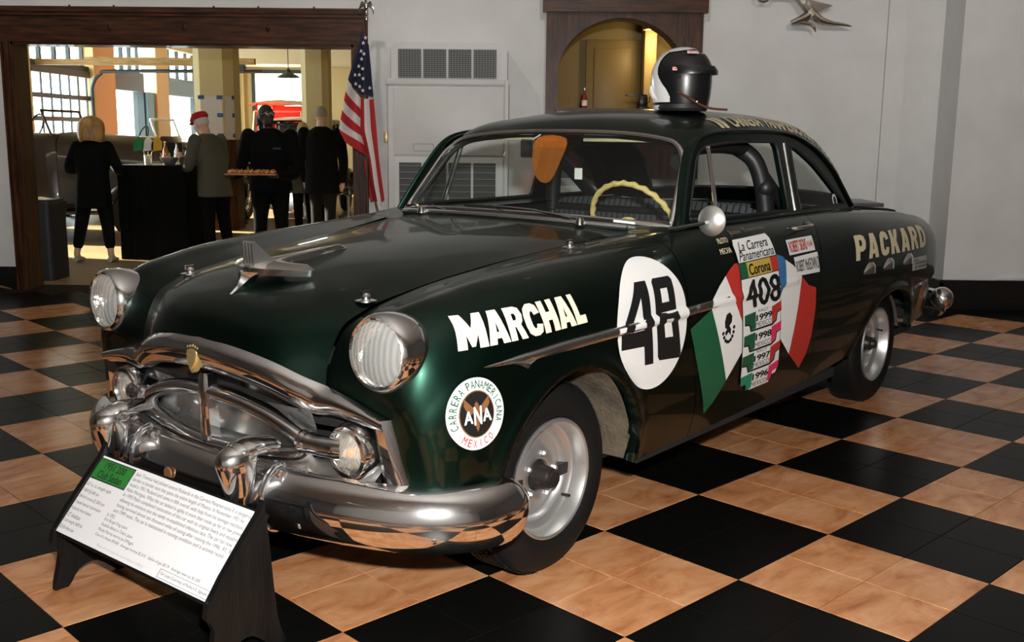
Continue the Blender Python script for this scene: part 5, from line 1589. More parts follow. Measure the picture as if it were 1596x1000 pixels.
def line(s_, a0, a1, b0, b1, m_=M_PRINT, bold=0.0, o=.0016):
    vs, fs, asp = text_shape(s_, bold)
    return MB().add([bd(a0 + (a1 - a0) * p, b0 + (b1 - b0) * q_, o) for p, q_ in vs], fs).build('card_text', m_, card, smooth=False)
line('1951 200', .075, .215, .855, .945, M_INK, .01, .003); line('Club Sedan', .06, .225, .735, .83, M_INK, .01, .003)
for k, s_ in enumerate(('327 cu. in. straight eight', '155BHP @ 3600 rpm', '264 lb ft torque @ 2000 rpm', '3 speed manual transmission', 'Hydraulic drum brakes', '122" wheelbase', 'Curb weight 3600 lbs', '$2,416 when new')):
    b0 = .600 - .079 * k
    line(s_, .030, .030 + .0066 * len(s_), b0, b0 + .052)
for k, s_ in enumerate(('Jean Trevoux had piloted several Packards in the Carrera Panamericana II, a dangerous',
                        'border to border race that spans the entire length of Mexico. In November 1951 he',
                        'raced a 1951 Packard and came in fifth overall, with help from his teenage mechanic',
                        'Pablo Mortigua. What the car lacked in agility it more than made up for in raw power.',
                        'In 1995 Pablo completed restoration of this car with its original livery and equipment,',
                        'allowing its entrance into the newly re-established infamous race. The car ran now',
                        "having survived almost ten thousand miles of racing after running the 1996, '97, '98,",
                        'and 1999 races. The car is maintained in running condition and is actively raced.')):
    b0 = .900 - .0665 * k
    line(s_, .275, .275 + .00825 * len(s_), b0, b0 + .056)
for k, s_ in enumerate(('In 1951:', 'First Burger King opens', 'Godzilla debuts in Tokyo, Japan', 'Marilyn Monroe marries Joe DiMaggio')):
    b0 = .375 - .062 * k
    line(s_, .255, .255 + .0066 * len(s_), b0, b0 + .046)
line('Cost of a house $9,000   Average income $3,510   Gallon of gas $0.19   Average new car $1,500', .255, .90, .130, .172)
line('Please do not touch the automobiles or artifacts', .30, .60, .035, .070, M_PRINT2)
for a0, a1, b0, b1 in ((.69, .985, .018, .022), (.69, .985, .108, .112), (.69, .6915, .018, .112), (.9835, .985, .018, .112)):
    slab('card_rule', a0, a1, b0, b1, .001, .0016, M_PRINT, card)
line('On Loan Courtesy of Robert E. Signom II', .70, .975, .045, .085)
for a in (.012, .988):
    for b in (.0, 1.0):
        MB().ball(bd(a, b, .0), .008, 6, 8).build('card_clip', M_STAND, pc)
endp = [(.105, .0), (.060, .0), (.020, .05), (-.045, .06), (-.12, .0), (-.165, .0), (-.135, .10), (-.105, .425), (-.08, .415), (.100, .200), (.080, .12)]
for y in (-.432, .412):
    MB().prism(cr(endp, 3, closed=True), y, y + .022, 'xz').build('stand_end', M_STAND, pc, angle=50)
MB().box((-.125, -.41, .06), (-.105, .41, .39)).build('stand_back', M_STAND, pc, smooth=False)
# ================================================================== THE HALL BEHIND THE OPENING
M_HFL = add_noise_color(mat('hall_concrete', (.2, .14, .08), .35), (.15, .10, .055), (.27, .19, .11), 1.2, 6, .3, .7)
M_HW = mat('hall_cream_wall', (.62, .49, .25), .8)
M_SLATE = mat('slate_wood', (.10, .12, .12), .6)
M_SASH = mat('dark_sash', (.03, .04, .04), .5)
HW, HF = -10.0, 26.0
struct(MB().box((-10.4, 6.2, -.1), (3.5, 26.4, 0)).build('floor_hall', M_HFL, smooth=False))
struct(MB().box((-10.4, 6.2, 3.9), (3.5, 26.4, 4.0)).build('ceiling_hall', M_HW, smooth=False))
struct(MB().box((3.3, 6.2, 0), (3.5, 26.4, 3.9)).build('wall_hall_right', M_HW, smooth=False))
struct(MB().box((-10.4, 6.2, 0), (-9.7, 6.4, 3.9)).build('wall_hall_front', M_HW, smooth=False))
# window wall at the left: piers, spandrels and openings
def wbox(nm, n0, n1, z0, z1, m_, x0=HW - .25, x1=HW, parent=None, **kw): return MB().box((x0, n0, z0), (x1, n1, z1), **kw).build(nm, m_, parent, smooth=False)
for k, (n0, n1) in enumerate(((6.4, 9.2), (11.6, 12.4), (14.75, 15.0), (17.5, 18.58), (21.06, 21.9), (24.6, 26.0))):
    struct(wbox('wall_pier', n0, n1, 0, 3.9, M_HW, x1=HW + (.10 if k > 2 else 0)))
bays = [(9.2, 11.6), (12.4, 14.75), (18.58, 20.52), (21.9, 24.6)]
wn = 1
for n0, n1 in bays:
    struct(wbox('wall_sill', n0, n1, 0, .75, M_HW))
    struct(wbox('wall_spandrel', n0, n1, 2.34, 2.68, M_SLATE))
    struct(wbox('wall_upper', n0, n1, 3.45, 3.9, M_HW))
    w_ = struct(wbox('window_%d' % wn, n0, n1, .75, .80, M_SLATE)); wn += 1
    wbox('window_frame', n0, n0 + .06, .8, 2.34, M_SASH, parent=w_); wbox('window_frame', n1 - .06, n1, .8, 2.34, M_SASH, parent=w_)
    MB().box((HW - .14, n0 + .06, .8), (HW - .13, n1 - .06, 2.34)).build('pane', M_GLASS, w_, smooth=False)
    w_ = struct(wbox('window_%d' % wn, n0, n1, 2.68, 2.76, M_SASH)); wn += 1
    m_ = 4
    for q in range(m_ + 1):
        x = n0 + (n1 - n0) * q / m_
        wbox('mullion', max(n0, x - .04), min(n1, x + .04), 2.76, 3.45, M_SASH, HW - .17, HW - .10, parent=w_)
    for q in range(m_):
        x = n0 + (n1 - n0) * q / m_; x2 = n0 + (n1 - n0) * (q + 1) / m_
        MB().box((HW - .14, x + .04, 2.76), (HW - .13, x2 - .04, 3.45)).build('pane', M_GLASS, w_, smooth=False)
struct(MB().box((HW - .12, 20.52, 0), (HW + .06, 21.06, 2.34)).build('trim_5', mat('teal_post', (.10, .24, .30), .6), smooth=False))
# overhead garage door with glazed panels
gd_ = struct(wbox('door_2', 15.0, 17.5, 2.50, 2.62, M_SLATE, HW - .10, HW + .02))
struct(wbox('wall_lintel', 15.0, 17.5, 3.2, 3.9, M_HW)); 
rows_ = [(2.14, 2.50), (1.72, 2.06), (1.30, 1.64), (.88, 1.22), (.46, .80)]
for z0, z1 in rows_:
    wbox('door_rail', 15.0, 17.5, z0 - .085, z0, M_SLATE, HW - .08, HW, gd_)
    for q in range(7):
        x = 15.06 + 2.38 * q / 6
        wbox('door_stile', x - .016, x + .016, z0, z1, M_SASH, HW - .06, HW - .03, gd_)
    for q in range(6):
        x = 15.06 + 2.38 * q / 6; x2 = 15.06 + 2.38 * (q + 1) / 6
        MB().box((HW - .05, x + .016, z0), (HW - .04, x2 - .016, z1)).build('pane', M_GLASS, gd_, smooth=False)
wbox('door_panel', 15.0, 17.5, 0, .375, M_SLATE, HW - .08, HW, gd_)
w_ = struct(wbox('window_%d' % wn, 15.0, 17.5, 2.62, 2.72, M_SASH)); wn += 1
for q in range(5):
    x = 15.0 + 2.5 * q / 4
    wbox('mullion', max(15.0, x - .04), min(17.5, x + .04), 2.72, 3.2, M_SASH, HW - .17, HW - .10, parent=w_)
for q in range(4):
    x = 15.0 + 2.5 * q / 4; x2 = 15.0 + 2.5 * (q + 1) / 4
    MB().box((HW - .14, x + .04, 2.72), (HW - .13, x2 - .04, 3.2)).build('pane', M_GLASS, w_, smooth=False)
M_RAIL = wood_mat('honey_wood', (.30, .17, .06), (.50, .32, .13), .5, 'x', coat=0)
for y, z0, z1 in ((15.2, 2.62, 2.72), (17.3, 2.78, 2.90)):
    o = MB().box((HW + .02, y - .06, z0), (-6.6, y + .06, z1)).build('door_track_beam', M_RAIL, smooth=False)
    tag(o, 'honey coloured wooden beam carrying the %s track of the overhead door' % ('near' if y < 16 else 'far'), 'beam')
o = MB().tube(cr([(HW + .06, 17.45, .2), (HW + .06, 17.45, 2.0), (HW + .08, 17.45, 2.35), (HW + .25, 17.45, 2.58), (HW + .6, 17.45, 2.64), (-6.5, 17.45, 2.66)], 5), .035, 8).build('door_track', M_SASH)
tag(o, 'bent black steel track of the overhead garage door', 'track')
for x in (-7.3, -6.9):
    o = MB().lathe([(0, -.05), (.10, -.05), (.10, -.03), (.06, -.02), (.06, .02), (.10, .03), (.10, .05), (0, .05)], 18, 'y', (x, 17.3, 2.80 if x < -7 else 2.74)).build('door_pulley', M_SASH)
    tag(o, 'black pulley on the overhead door beam', 'pulley', 'door pulleys')
# far wall with a wide window and a beam
struct(MB().prism([(-10.4, 0), (3.5, 0), (3.5, 3.9), (-10.4, 3.9)], HF, HF + .3, 'xz', holes=[[(-8.85, .8), (-7.45, .8), (-7.45, 3.08), (-8.85, 3.08)]]).build('wall_hall_far', M_HW, smooth=False))
w_ = struct(MB().box((-8.95, HF - .04, 3.08), (-7.35, HF, 3.18)).build('window_%d' % wn, M_SASH, smooth=False))
MB().box((-8.95, HF - .04, .8), (-8.85, HF, 3.08)).box((-7.45, HF - .04, .8), (-7.35, HF, 3.08)).build('window_frame', M_SASH, w_, smooth=False)
MB().box((-8.85, HF + .1, .8), (-7.45, HF + .11, 3.08)).build('pane', M_GLASS, w_, smooth=False)
struct(MB().box((-10.2, 24.6, 3.25), (3.3, 25.99, 3.899)).build('trim_6', mat('hall_beam', (.62, .54, .36), .8), smooth=False))
struct(MB().box((-10.2, 13.6, 3.35), (3.3, 14.4, 3.899)).build('trim_7', MATS['hall_beam'], smooth=False))
for k, x in enumerate((-9.2, -4.2, -3.95, -3.2)):
    MB().tube([(x, 25.85, 0), (x, 25.85, 3.24)], .06, 10).build('wall_pipe', M_HW)
    o = bpy.data.objects['wall_pipe' if k == 0 else 'wall_pipe.%03d' % k]
    tag(o, 'cream painted vertical pipe on the far hall wall', 'pipe', 'pipes on the far hall wall')
# chamfered columns
def column(x, y, w, label, papers=False):
    c = empty('hall_column', (x, y, 0)); tag(c, label, 'column')
    h = w / 2; k = h * .42
    oct_ = [(-h, -h + k), (-h + k, -h), (h - k, -h), (h, -h + k), (h, h - k), (h - k, h), (-h + k, h), (-h, h - k)]
    MB().prism(oct_, 1.36, 3.9, 'xy').build('shaft', M_HW, c, smooth=False)
    MB().prism([(a * 1.03, b * 1.03) for a, b in oct_], 0, 1.36, 'xy').build('dado', M_WOOD, c, smooth=False)
    if papers:
        M_PAP = mat('pinkish_paper', (.66, .58, .54), .9); M_TAPE = mat('blue_tape', (.03, .09, .25), .7)
        for (x0, x1) in ((-h + k, h - k - .02),):
            MB().box((x0, -h - .006, 1.37), (x1, -h - .002, 1.99)).build('taped_sheet', M_PAP, c, smooth=False)
            for z in (1.98, 1.72, 1.42):
                for xx in (x0, x1 - .05):
                    MB().box((xx - .03, -h - .010, z - .03), (xx + .06, -h - .007, z + .03)).build('tape', M_TAPE, c, smooth=False)
        d = Vector((1, 1, 0)).normalized()
        a = Vector((h - k, -h, 0)); b = Vector((h, -h + k, 0)); nn = Vector((1, -1, 0)).normalized()
        p = [a.lerp(b, .08) + nn * .004, a.lerp(b, .95) + nn * .004]
        MB().add([(p[0].x, p[0].y, 1.37), (p[1].x, p[1].y, 1.37), (p[1].x, p[1].y, 1.99), (p[0].x, p[0].y, 1.99)], [(0, 1, 2, 3)]).build('taped_sheet', M_PAP, c, smooth=False)
        for z in (1.98, 1.72, 1.42):
            q = [a.lerp(b, .75) + nn * .007, a.lerp(b, .98) + nn * .007]
            MB().add([(q[0].x, q[0].y, z - .03), (q[1].x, q[1].y, z - .03), (q[1].x, q[1].y, z + .03), (q[0].x, q[0].y, z + .03)], [(0, 1, 2, 3)]).build('tape', M_TAPE, c, smooth=False)
    return c
column(-5.90, 12.3, .60, 'cream chamfered column with paper sheets held by blue tape', True)
column(-4.77, 14.2, .46, 'plain cream chamfered column behind the man in the black suit')
# pendant lamps
def pendant(x, y, z, label, top=3.9):
    p = empty('pendant_lamp', (x, y, z)); tag(p, label, 'lamp')
    MB().lathe([(.02, .16), (.045, .13), (.05, .09), (.16, .04), (.22, .0), (.215, -.008), (.15, .03), (.04, .075)], 26, 'z').build('lamp_shade', mat('slate_shade', (.05, .06, .06), .4), p)
    MB().lathe([(0, .0), (.06, .012), (.09, .03)], 16, 'z').build('lamp_glow', mat('pendant_glow', (1, .85, .5), .5, emit=(1, .8, .45), estr=3), p)
    MB().tube([(0, 0, .15), (0, 0, top - z - .002)], .008, 6).build('lamp_cord', M_BLACK, p)
pendant(-5.65, 16.0, 2.48, 'slate enamel pendant lamp hanging over the red car', 3.9)
pendant(-7.5, 18.0, 2.30, 'small enamel pendant lamp hanging beside the papered column', 3.9)
pendant(-8.3, 17.0, 3.1, 'enamel pendant lamp hanging before the transom windows', 3.9)

# ---- bar table with black cloth and what stands on it
bt = empty('bar_table', (-5.52, 8.60, 0)); tag(bt, 'high bar table draped to the floor in a black cloth', 'table')
M_CLOTH = mat('black_cloth', (.003, .003, .003), .9, spec=.1)
MB().box((-.37, -.33, 1.06), (.37, .33, 1.075)).build('table_top', M_BASE, bt, smooth=False)
loop = []
for k in range(120):
    t = k / 120 * 4; s_ = int(t); f = t - s_
    c = [(-.39, -.35), (.39, -.35), (.39, .35), (-.39, .35)]
    a, b = c[s_], c[(s_ + 1) % 4]; loop.append((a[0] + (b[0] - a[0]) * f, a[1] + (b[1] - a[1]) * f))
G = []
for (x, y), k in zip(loop, range(120)):
    wv_ = .018 * math.sin(k * 1.25)
    nx, ny = x / .39, y / .35
    G.append([(x * .98, y * .98, 1.092), (x, y, 1.08), (x + nx * wv_ * .4, y + ny * wv_ * .4, .8), (x + nx * wv_, y + ny * wv_, .004)])
mb = MB().grid(G, closeu=True, flip=True); mb.add([(p[0][0], p[0][1], 1.092) for p in G], [tuple(range(120))])
mb.build('cloth', M_CLOTH, bt, angle=60)
def bottle(x, y, h, m_, label, cap):
    b = empty('bottle', (x, y, 1.093)); tag(b, label, 'bottle')
    MB().lathe([(0, 0), (.030, 0), (.033, .01), (.033, h * .55), (.022, h * .70), (.011, h * .80), (.011, h * .95)], 16, 'z').build('bottle_body', m_, b)
    MB().lathe([(.013, h * .95), (.013, h), (0, h)], 12, 'z').build('bottle_cap', cap, b)
bottle(-5.42, 8.50, .27, mat('amber_bottle', (.30, .10, .02), .15, trans=.3), 'amber bottle with a gold cap on the black bar table', M_GOLDM)
bottle(-5.32, 8.60, .25, mat('clear_bottle', (.6, .6, .55), .1, trans=.6), 'clear bottle with a red cap on the black bar table', M_RED)
bottle(-5.20, 8.62, .22, mat('orange_bottle', (.60, .20, .03), .2, trans=.2), 'orange sauce bottle on the black bar table by the beret man', M_WHITE)
jar = empty('flag_jar', (-5.58, 8.36, 1.093)); tag(jar, 'jar holding green, white and yellow paper pennants on the bar table', 'jar')
MB().lathe([(0, 0), (.04, 0), (.042, .01), (.045, .11), (.042, .115), (.04, .012), (0, .01)], 18, 'z').build('jar_glass', mat('clear_bottle', (.6, .6, .55), .1, trans=.6), jar)
for dx, m_, ang in ((-.10, mat('paper_green', (.02, .22, .07), .8), .5), (.01, mat('paper_white', (.75, .75, .72), .8), 0.06), (.11, mat('paper_yellow', (.65, .36, .02), .8), -.5)):
    fl_ = MB().tube([(0, 0, .02), (dx, 0, .30)], .004, 6).build('pennant_stick', M_RAIL, jar)
    MB().prism([(dx - .065, .155), (dx + .055, .17), (dx + .065, .27), (dx + .0, .33), (dx - .06, .25)], -.004, .004, 'xz').build('pennant', m_, jar)
bw = empty('glass_bowl', (-5.33, 8.36, 1.093)); tag(bw, 'silver wire bowl holding cutlery on the black bar table', 'bowl')
MB().lathe([(0, .0), (.05, .0), (.09, .05), (.11, .09), (.105, .09), (.085, .055), (.045, .008), (0, .008)], 24, 'z').build('bowl', M_STEEL, bw)
for k in range(5):
    MB().tube([(-.05 + .025 * k, 0, .03), (-.11 + .055 * k, .02, .14)], .006, 6).build('cutlery', M_CHROME, bw)

# ---- grey bin by the left jamb with a napkin and fork
bi = empty('waste_bin', (-6.05, 6.62, 0)); tag(bi, 'dark grey waste bin standing just inside the opening', 'bin')
MB().prism(loop_rect(-.13, .17, -.20, .20, .05), 0, .76, 'xy').build('bin_body', mat('bin_grey', (.010, .012, .015), .6), bi, angle=50)
MB().prism(loop_rect(-.145, .185, -.215, .215, .06), .72, .775, 'xy').build('bin_rim', MATS['bin_grey'], bi, angle=50)
MB().prism(loop_rect(-.12, .16, -.19, .19, .05), .775, .80, 'xy').build('bin_lid', MATS['bin_grey'], bi, angle=50)
nk = MB().add([(-6.12, 6.50, .802), (-5.95, 6.48, .803), (-5.92, 6.60, .806), (-6.08, 6.64, .803), (-6.02, 6.55, .83)], [(0, 1, 4), (1, 2, 4), (2, 3, 4), (3, 0, 4)]).build('napkin', M_WHITE)
tag(nk, 'crumpled white napkin lying on the grey bin lid', 'napkin')

# ---- vintage cars of the hall
def vintage(name, loc, rz, label, paint, L=3.9, W=1.55, belt=1.15, hood=.42, roof=None, roofm=None, ws=1.62, framem=None, fendm=None):
    v = empty(name, loc, rz); tag(v, label, 'car')
    fendm = fendm or paint; framem = framem or M_CHROME
    xr, xf = -L / 2, L / 2; xc = xf - L * hood; h = W / 2 - .16
    def sec(x, w_, z0, z1, rnd): return [(x, -w_, z0), (x, -w_, z1 - rnd), (x, -w_ + rnd, z1), (x, 0, z1 + .02), (x, w_ - rnd, z1), (x, w_, z1 - rnd), (x, w_, z0)]
    MB().grid([sec(xr + .10, h * .75, .55, belt - .25, .12), sec(xr + .25, h * .95, .45, belt - .05, .10), sec(xr + .8, h, .42, belt, .07), sec(xc - .1, h, .42, belt, .06), sec(xc, h * .93, .42, belt, .10)]).build('body', paint, v, angle=50)
    MB().grid([sec(xc, h * .90, .48, belt + .02, .13), sec(xc + .4, h * .72, .50, belt - .01, .15), sec(xf - .22, h * .55, .52, belt - .05, .14)]).build('hood', paint, v, angle=50)
    MB().box((xf - .24, -h * .56, .48), (xf - .16, h * .56, belt - .01), bev=.03).build('radiator', framem, v)
    MB().box((xf - .165, -h * .46, .54), (xf - .15, h * .46, belt - .10)).build('radiator_core', M_DARK, v, smooth=False)
    MB().box((xr + .3, -h + .05, .40), (xc, h - .05, .60)).build('floor', M_DARK, v, smooth=False)
    for s in (1, -1):
        for cx in (xf - .45, xr + .62):
            G = []
            for k in range(13):
                a = R(-5) + R(190) * k / 12
                r_ = .46
                G.append([(cx + r_ * math.cos(a) * 1.08, s * (W / 2 - .30), .36 + r_ * math.sin(a)), (cx + (r_ + .03) * math.cos(a) * 1.08, s * (W / 2 - .16), .36 + (r_ + .04) * math.sin(a)), (cx + r_ * math.cos(a) * 1.08, s * (W / 2 - .02), .34 + r_ * math.sin(a)), (cx + (r_ - .04) * math.cos(a) * 1.08, s * (W / 2), .33 + (r_ - .05) * math.sin(a))])
            MB().grid(G, flip=(s > 0)).build('fender', fendm, v, angle=60)
            w_ = link(bpy.data.objects.new('wheel', None), v)
            MB().lathe([(.25, -.06), (.33, -.07), (.36, -.04), (.365, 0), (.36, .04), (.33, .07), (.25, .06)], 28, 'y', (cx, s * (W / 2 - .13), .36)).build('tire', M_TIRE, w_)
            MB().lathe([(.25, -.05), (.24, 0), (.25, .05)], 28, 'y', (cx, s * (W / 2 - .13), .36)).lathe([(0, s * .06), (.06, s * .05), (.07, -s * .03)], 14, 'y', (cx, s * (W / 2 - .13), .36)).build('rim', framem, w_)
            sp_ = MB()
            for k in range(12):
                a = 2 * PI * k / 12
                sp_.tube([(cx + .05 * math.cos(a), s * (W / 2 - .12), .36 + .05 * math.sin(a)), (cx + .25 * math.cos(a), s * (W / 2 - .13), .36 + .25 * math.sin(a))], .008, 5)
            sp_.build('spokes', framem, w_)
        MB().box((xr + 1.0, s * (W / 2 - .09) - .12, .36), (xf - .9, s * (W / 2 - .09) + .08, .40), bev=.01).build('running_board', fendm, v)
        MB().lathe([(0, .09), (.10, .07), (.115, .05), (.11, -.02), (.05, -.10), (0, -.12)], 22, 'x', (xf - .16, s * h * .75, .86)).build('headlamp', framem, v)
        MB().box((xr + .95, s * (h + .004) - .004, .50), (xc - .12, s * (h + .004) + .004, belt - .06), bev=.003).build('door', paint, v)
    wsx = xc - .08
    for s in (1, -1): MB().tube([(wsx + .03, s * h * .92, belt - .02), (wsx - .10, s * h * .90, ws)], .018, 8).build('windshield_post', framem, v)
    MB().tube([(wsx - .10, -h * .90, ws), (wsx - .10, h * .90, ws)], .018, 8).build('windshield_rail', framem, v)
    MB().add([(wsx + .02, -h * .9, belt), (wsx + .02, h * .9, belt), (wsx - .10, h * .88, ws), (wsx - .10, -h * .88, ws)], [(0, 1, 2, 3)]).build('windshield', M_GLASS, v)
    MB().box((xr + .9, -h + .08, .60), (xr + 1.5, h - .08, .84), bev=.06).box((xr + .78, -h + .08, .6), (xr + .95, h - .08, belt + .12), bev=.06).build('seat', mat('tan_leather', (.22, .10, .04), .6), v)
    MB().tube([(wsx - .32 + .0 * math.cos(a) + .06 * math.sin(a), -.30 + .19 * math.cos(a), belt + .10 + .17 * math.sin(a)) for a in np.linspace(0, 2 * PI, 21)[:-1]], .012, 8, closed=True).build('steering_wheel', M_BLACK, v)
    if roof:
        G = []
        for x, dz in ((xr + .35, -.06), (xr + .5, -.01), (xr + 1.2, .02), (wsx - .4, .01), (wsx + .12, -.05)):
            G.append([(x, -h * 1.02, roof - .10 + dz), (x, -h * .98, roof - .03 + dz), (x, -h * .5, roof + .01 + dz), (x, 0, roof + .02 + dz), (x, h * .5, roof + .01 + dz), (x, h * .98, roof - .03 + dz), (x, h * 1.02, roof - .10 + dz)])
        MB().grid(G).build('roof', roofm or paint, v, angle=50)
        for s in (1, -1):
            for x in (xr + .5, xr + 1.15, wsx - .5):
                MB().box((x - .03, s * h * .99 - .015, belt - .02), (x + .03, s * h * .99 + .015, roof - .05)).build('roof_post', paint, v, smooth=False)
        MB().box((xr + .42, -h * .98, belt - .3), (xr + .47, h * .98, roof - .06)).build('back_panel', paint, v, smooth=False)
    return v
vintage('touring_car', (-7.95, 11.0, 0), 0, 'brown open touring car parked behind the woman in black', mat('brown_coach_paint', (.020, .010, .005), .3, coat=.4), 3.9, 1.65, 1.42, .40, None, None, 1.74, M_WOOD)
vintage('roadster', (-8.08, 13.7, 0), 0, 'black open roadster with white windshield frame beyond the bar table', mat('black_coach_paint', (.012, .012, .013), .2, coat=.6), 3.6, 1.55, 1.28, .22, None, None, 1.66, M_WHITE)
vintage('antique_car', (-6.45, 19.0, 0), R(-90), 'bright red antique car with a cream roof in the hall', mat('red_coach_paint', (.62, .018, .014), .25, coat=.6), 3.6, 1.42, 1.40, .30, 2.12, mat('cream_top', (.70, .62, .45), .6), 1.9, M_GOLDM)
vintage('coupe_car', (-5.35, 15.3, 0), R(-90), 'black closed vintage car in front of the red antique car', MATS['black_coach_paint'], 3.3, 1.60, 1.22, .40, 1.72, MATS['black_coach_paint'], 1.62, M_CHROME)

# ---- stanchion by the right jamb and a cord on the showroom floor
sn = empty('stanchion', (-2.98, 6.75, 0)); tag(sn, 'black post with a chrome ring top standing inside the right jamb', 'stanchion')
MB().lathe([(0, 0), (.13, 0), (.13, .015), (.03, .04), (0, .04)], 24, 'z').build('post_base', M_BASE, sn)
MB().tube([(0, 0, .03), (0, 0, .86)], .017, 12).build('post', M_CHROME, sn)
MB().tube([(.045 * math.cos(a), 0, .90 + .045 * math.sin(a)) for a in np.linspace(0, 2 * PI, 19)[:-1]], .010, 8, closed=True).build('ring', M_BASE, sn)
MB().box((-.10, -.012, .62), (.03, .012, .66), bev=.004).build('clip', M_BASE, sn)
cd_ = MB().tube(cr([(-6.30, 5.80, .012), (-6.18, 5.74, .03), (-6.08, 5.72, .045), (-6.02, 5.74, .03), (-6.0, 5.79, .012)], 6), .011, 8).build('floor_cord', mat('brown_cord', (.16, .08, .035), .6))
tag(cd_, 'brown cord looping on the floor by the black baseboard', 'cord')
# ================================================================== PEOPLE
def fuse(mb, name, m_, parent, voxel=.011, smooth=6):
    """melt overlapping shapes into one continuous skin"""
    me = mb.mesh(name, m_, smooth=True, angle=180)
    o = bpy.data.objects.new(name, me); COL.objects.link(o)
    r_ = o.modifiers.new('r', 'REMESH'); r_.mode = 'VOXEL'; r_.voxel_size = voxel; r_.use_smooth_shade = True
    s_ = o.modifiers.new('s', 'SMOOTH'); s_.iterations = smooth; s_.factor = .5
    dg = bpy.context.evaluated_depsgraph_get()
    me2 = bpy.data.meshes.new_from_object(o.evaluated_get(dg))
    o.modifiers.clear(); o.data = me2; me2.name = name
    me2.materials.clear(); me2.materials.append(m_)
    me2.polygons.foreach_set('use_smooth', [True] * len(me2.polygons))
    bpy.data.meshes.remove(me)
    if parent: o.parent = parent
    return o
def limb(mb, pts, rs, n=12):
    P = cr(pts, 5) if len(pts) > 2 else pts
    Rr = np.interp(np.linspace(0, 1, len(P)), np.linspace(0, 1, len(rs)), rs)
    mb.tube(P, list(Rr), n)
    mb.ball(P[0], float(Rr[0]) * .99, 8, 10); mb.ball(P[-1], float(Rr[-1]) * .99, 8, 10)
def torso(mb, rings):
    """rings: (cx, cy, z, rx, ry)"""
    G = []
    for cx, cy, z, rx, ry in rings:
        G.append([(cx + rx * math.copysign(abs(math.cos(a)) ** .85, math.cos(a)), cy + ry * math.copysign(abs(math.sin(a)) ** .85, math.sin(a)), z) for a in np.linspace(0, 2 * PI, 25)[:-1]])
    mb.grid(G, closev=True, flip=False)
    mb.add(G[0], [tuple(range(23, -1, -1))]); mb.add(G[-1], [tuple(range(24))])
def hand(mb, wrist, direc, palm_n, s=1.0, curl=.5, thumb=1):
    """palm and five fingers; direc along the hand, palm_n out of the palm"""
    w = Vector(wrist); d = Vector(direc).normalized(); pn = Vector(palm_n); pn = (pn - d * pn.dot(d)).normalized(); sd = d.cross(pn)
    k = w + d * .085 * s
    mb.tube([w, w + d * .04 * s, k], [.026 * s, .034 * s, .034 * s], 10, squash=(1.15, .6)) if abs(d.z) < .9 else mb.tube([w, k], .03 * s, 10)
    for q in (-1.5, -.5, .5, 1.5):
        ln = (.075 - .008 * abs(q - .3)) * s
        b = k + sd * q * .019 * s - d * .006
        c1 = b + (d * (1 - curl * .4) + pn * curl * .5).normalized() * ln * .5
        c2 = c1 + (d * (1 - curl) + pn * curl).normalized() * ln * .35
        c3 = c2 + (d * (.6 - curl) + pn * (curl + .3)).normalized() * ln * .28
        mb.tube([b, c1, c2, c3], [.0098 * s, .0092 * s, .0085 * s, .007 * s], 8)
    b = w + d * .03 * s + sd * thumb * .028 * s
    c1 = b + (sd * thumb * .8 + d * .8 + pn * .3).normalized() * .04 * s
    mb.tube([b, c1, c1 + (d + pn * .4).normalized() * .035 * s], [.0125 * s, .011 * s, .008 * s], 8)
def head(mb, c, yaw, tilt=0.0, s=1.0):
    """skull, jaw, nose, brow, lips, ears; faces +y before yaw"""
    M = Matrix.Translation(c) @ Matrix.Rotation(yaw, 4, 'Z') @ Matrix.Rotation(tilt, 4, 'X')
    h = MB()
    h.ball((0, -.012 * s, .018 * s), (.074 * s, .094 * s, .098 * s), 14, 20)
    h.ball((0, .022 * s, -.048 * s), (.056 * s, .066 * s, .068 * s), 12, 16)
    h.ball((0, .058 * s, -.098 * s), (.024 * s, .022 * s, .020 * s), 8, 10)
    h.tube([(0, .084 * s, .020 * s), (0, .102 * s, -.018 * s), (0, .112 * s, -.034 * s)], [.009 * s, .012 * s, .015 * s], 8)
    for e in (1, -1):
        h.ball((e * .010 * s, .098 * s, -.038 * s), .009 * s, 6, 8)
        h.ball((e * .031 * s, .074 * s, .026 * s), (.024 * s, .014 * s, .009 * s), 6, 8)
        h.ball((e * .040 * s, .060 * s, -.020 * s), (.022 * s, .022 * s, .018 * s), 6, 8)
        h.ball((e * .076 * s, -.008 * s, -.008 * s), (.010 * s, .020 * s, .032 * s), 8, 10)
    h.ball((0, .082 * s, -.064 * s), (.026 * s, .012 * s, .006 * s), 6, 10); h.ball((0, .080 * s, -.076 * s), (.022 * s, .012 * s, .007 * s), 6, 10)
    mb.add([tuple(M @ Vector(p)) for p in h.v], h.f)
    return M
def eyes(M, parent, s=1.0):
    for e in (1, -1):
        MB().ball((0, 0, 0), .0125 * s, 8, 10).build('eye', mat('eye_white', (.7, .68, .64), .2), parent).matrix_local = M @ Matrix.Translation((e * .031 * s, .071 * s, .008 * s))
        MB().ball((0, 0, 0), .006 * s, 6, 8).build('iris', mat('iris_dark', (.03, .02, .015), .2), parent).matrix_local = M @ Matrix.Translation((e * .031 * s, .0805 * s, .008 * s))

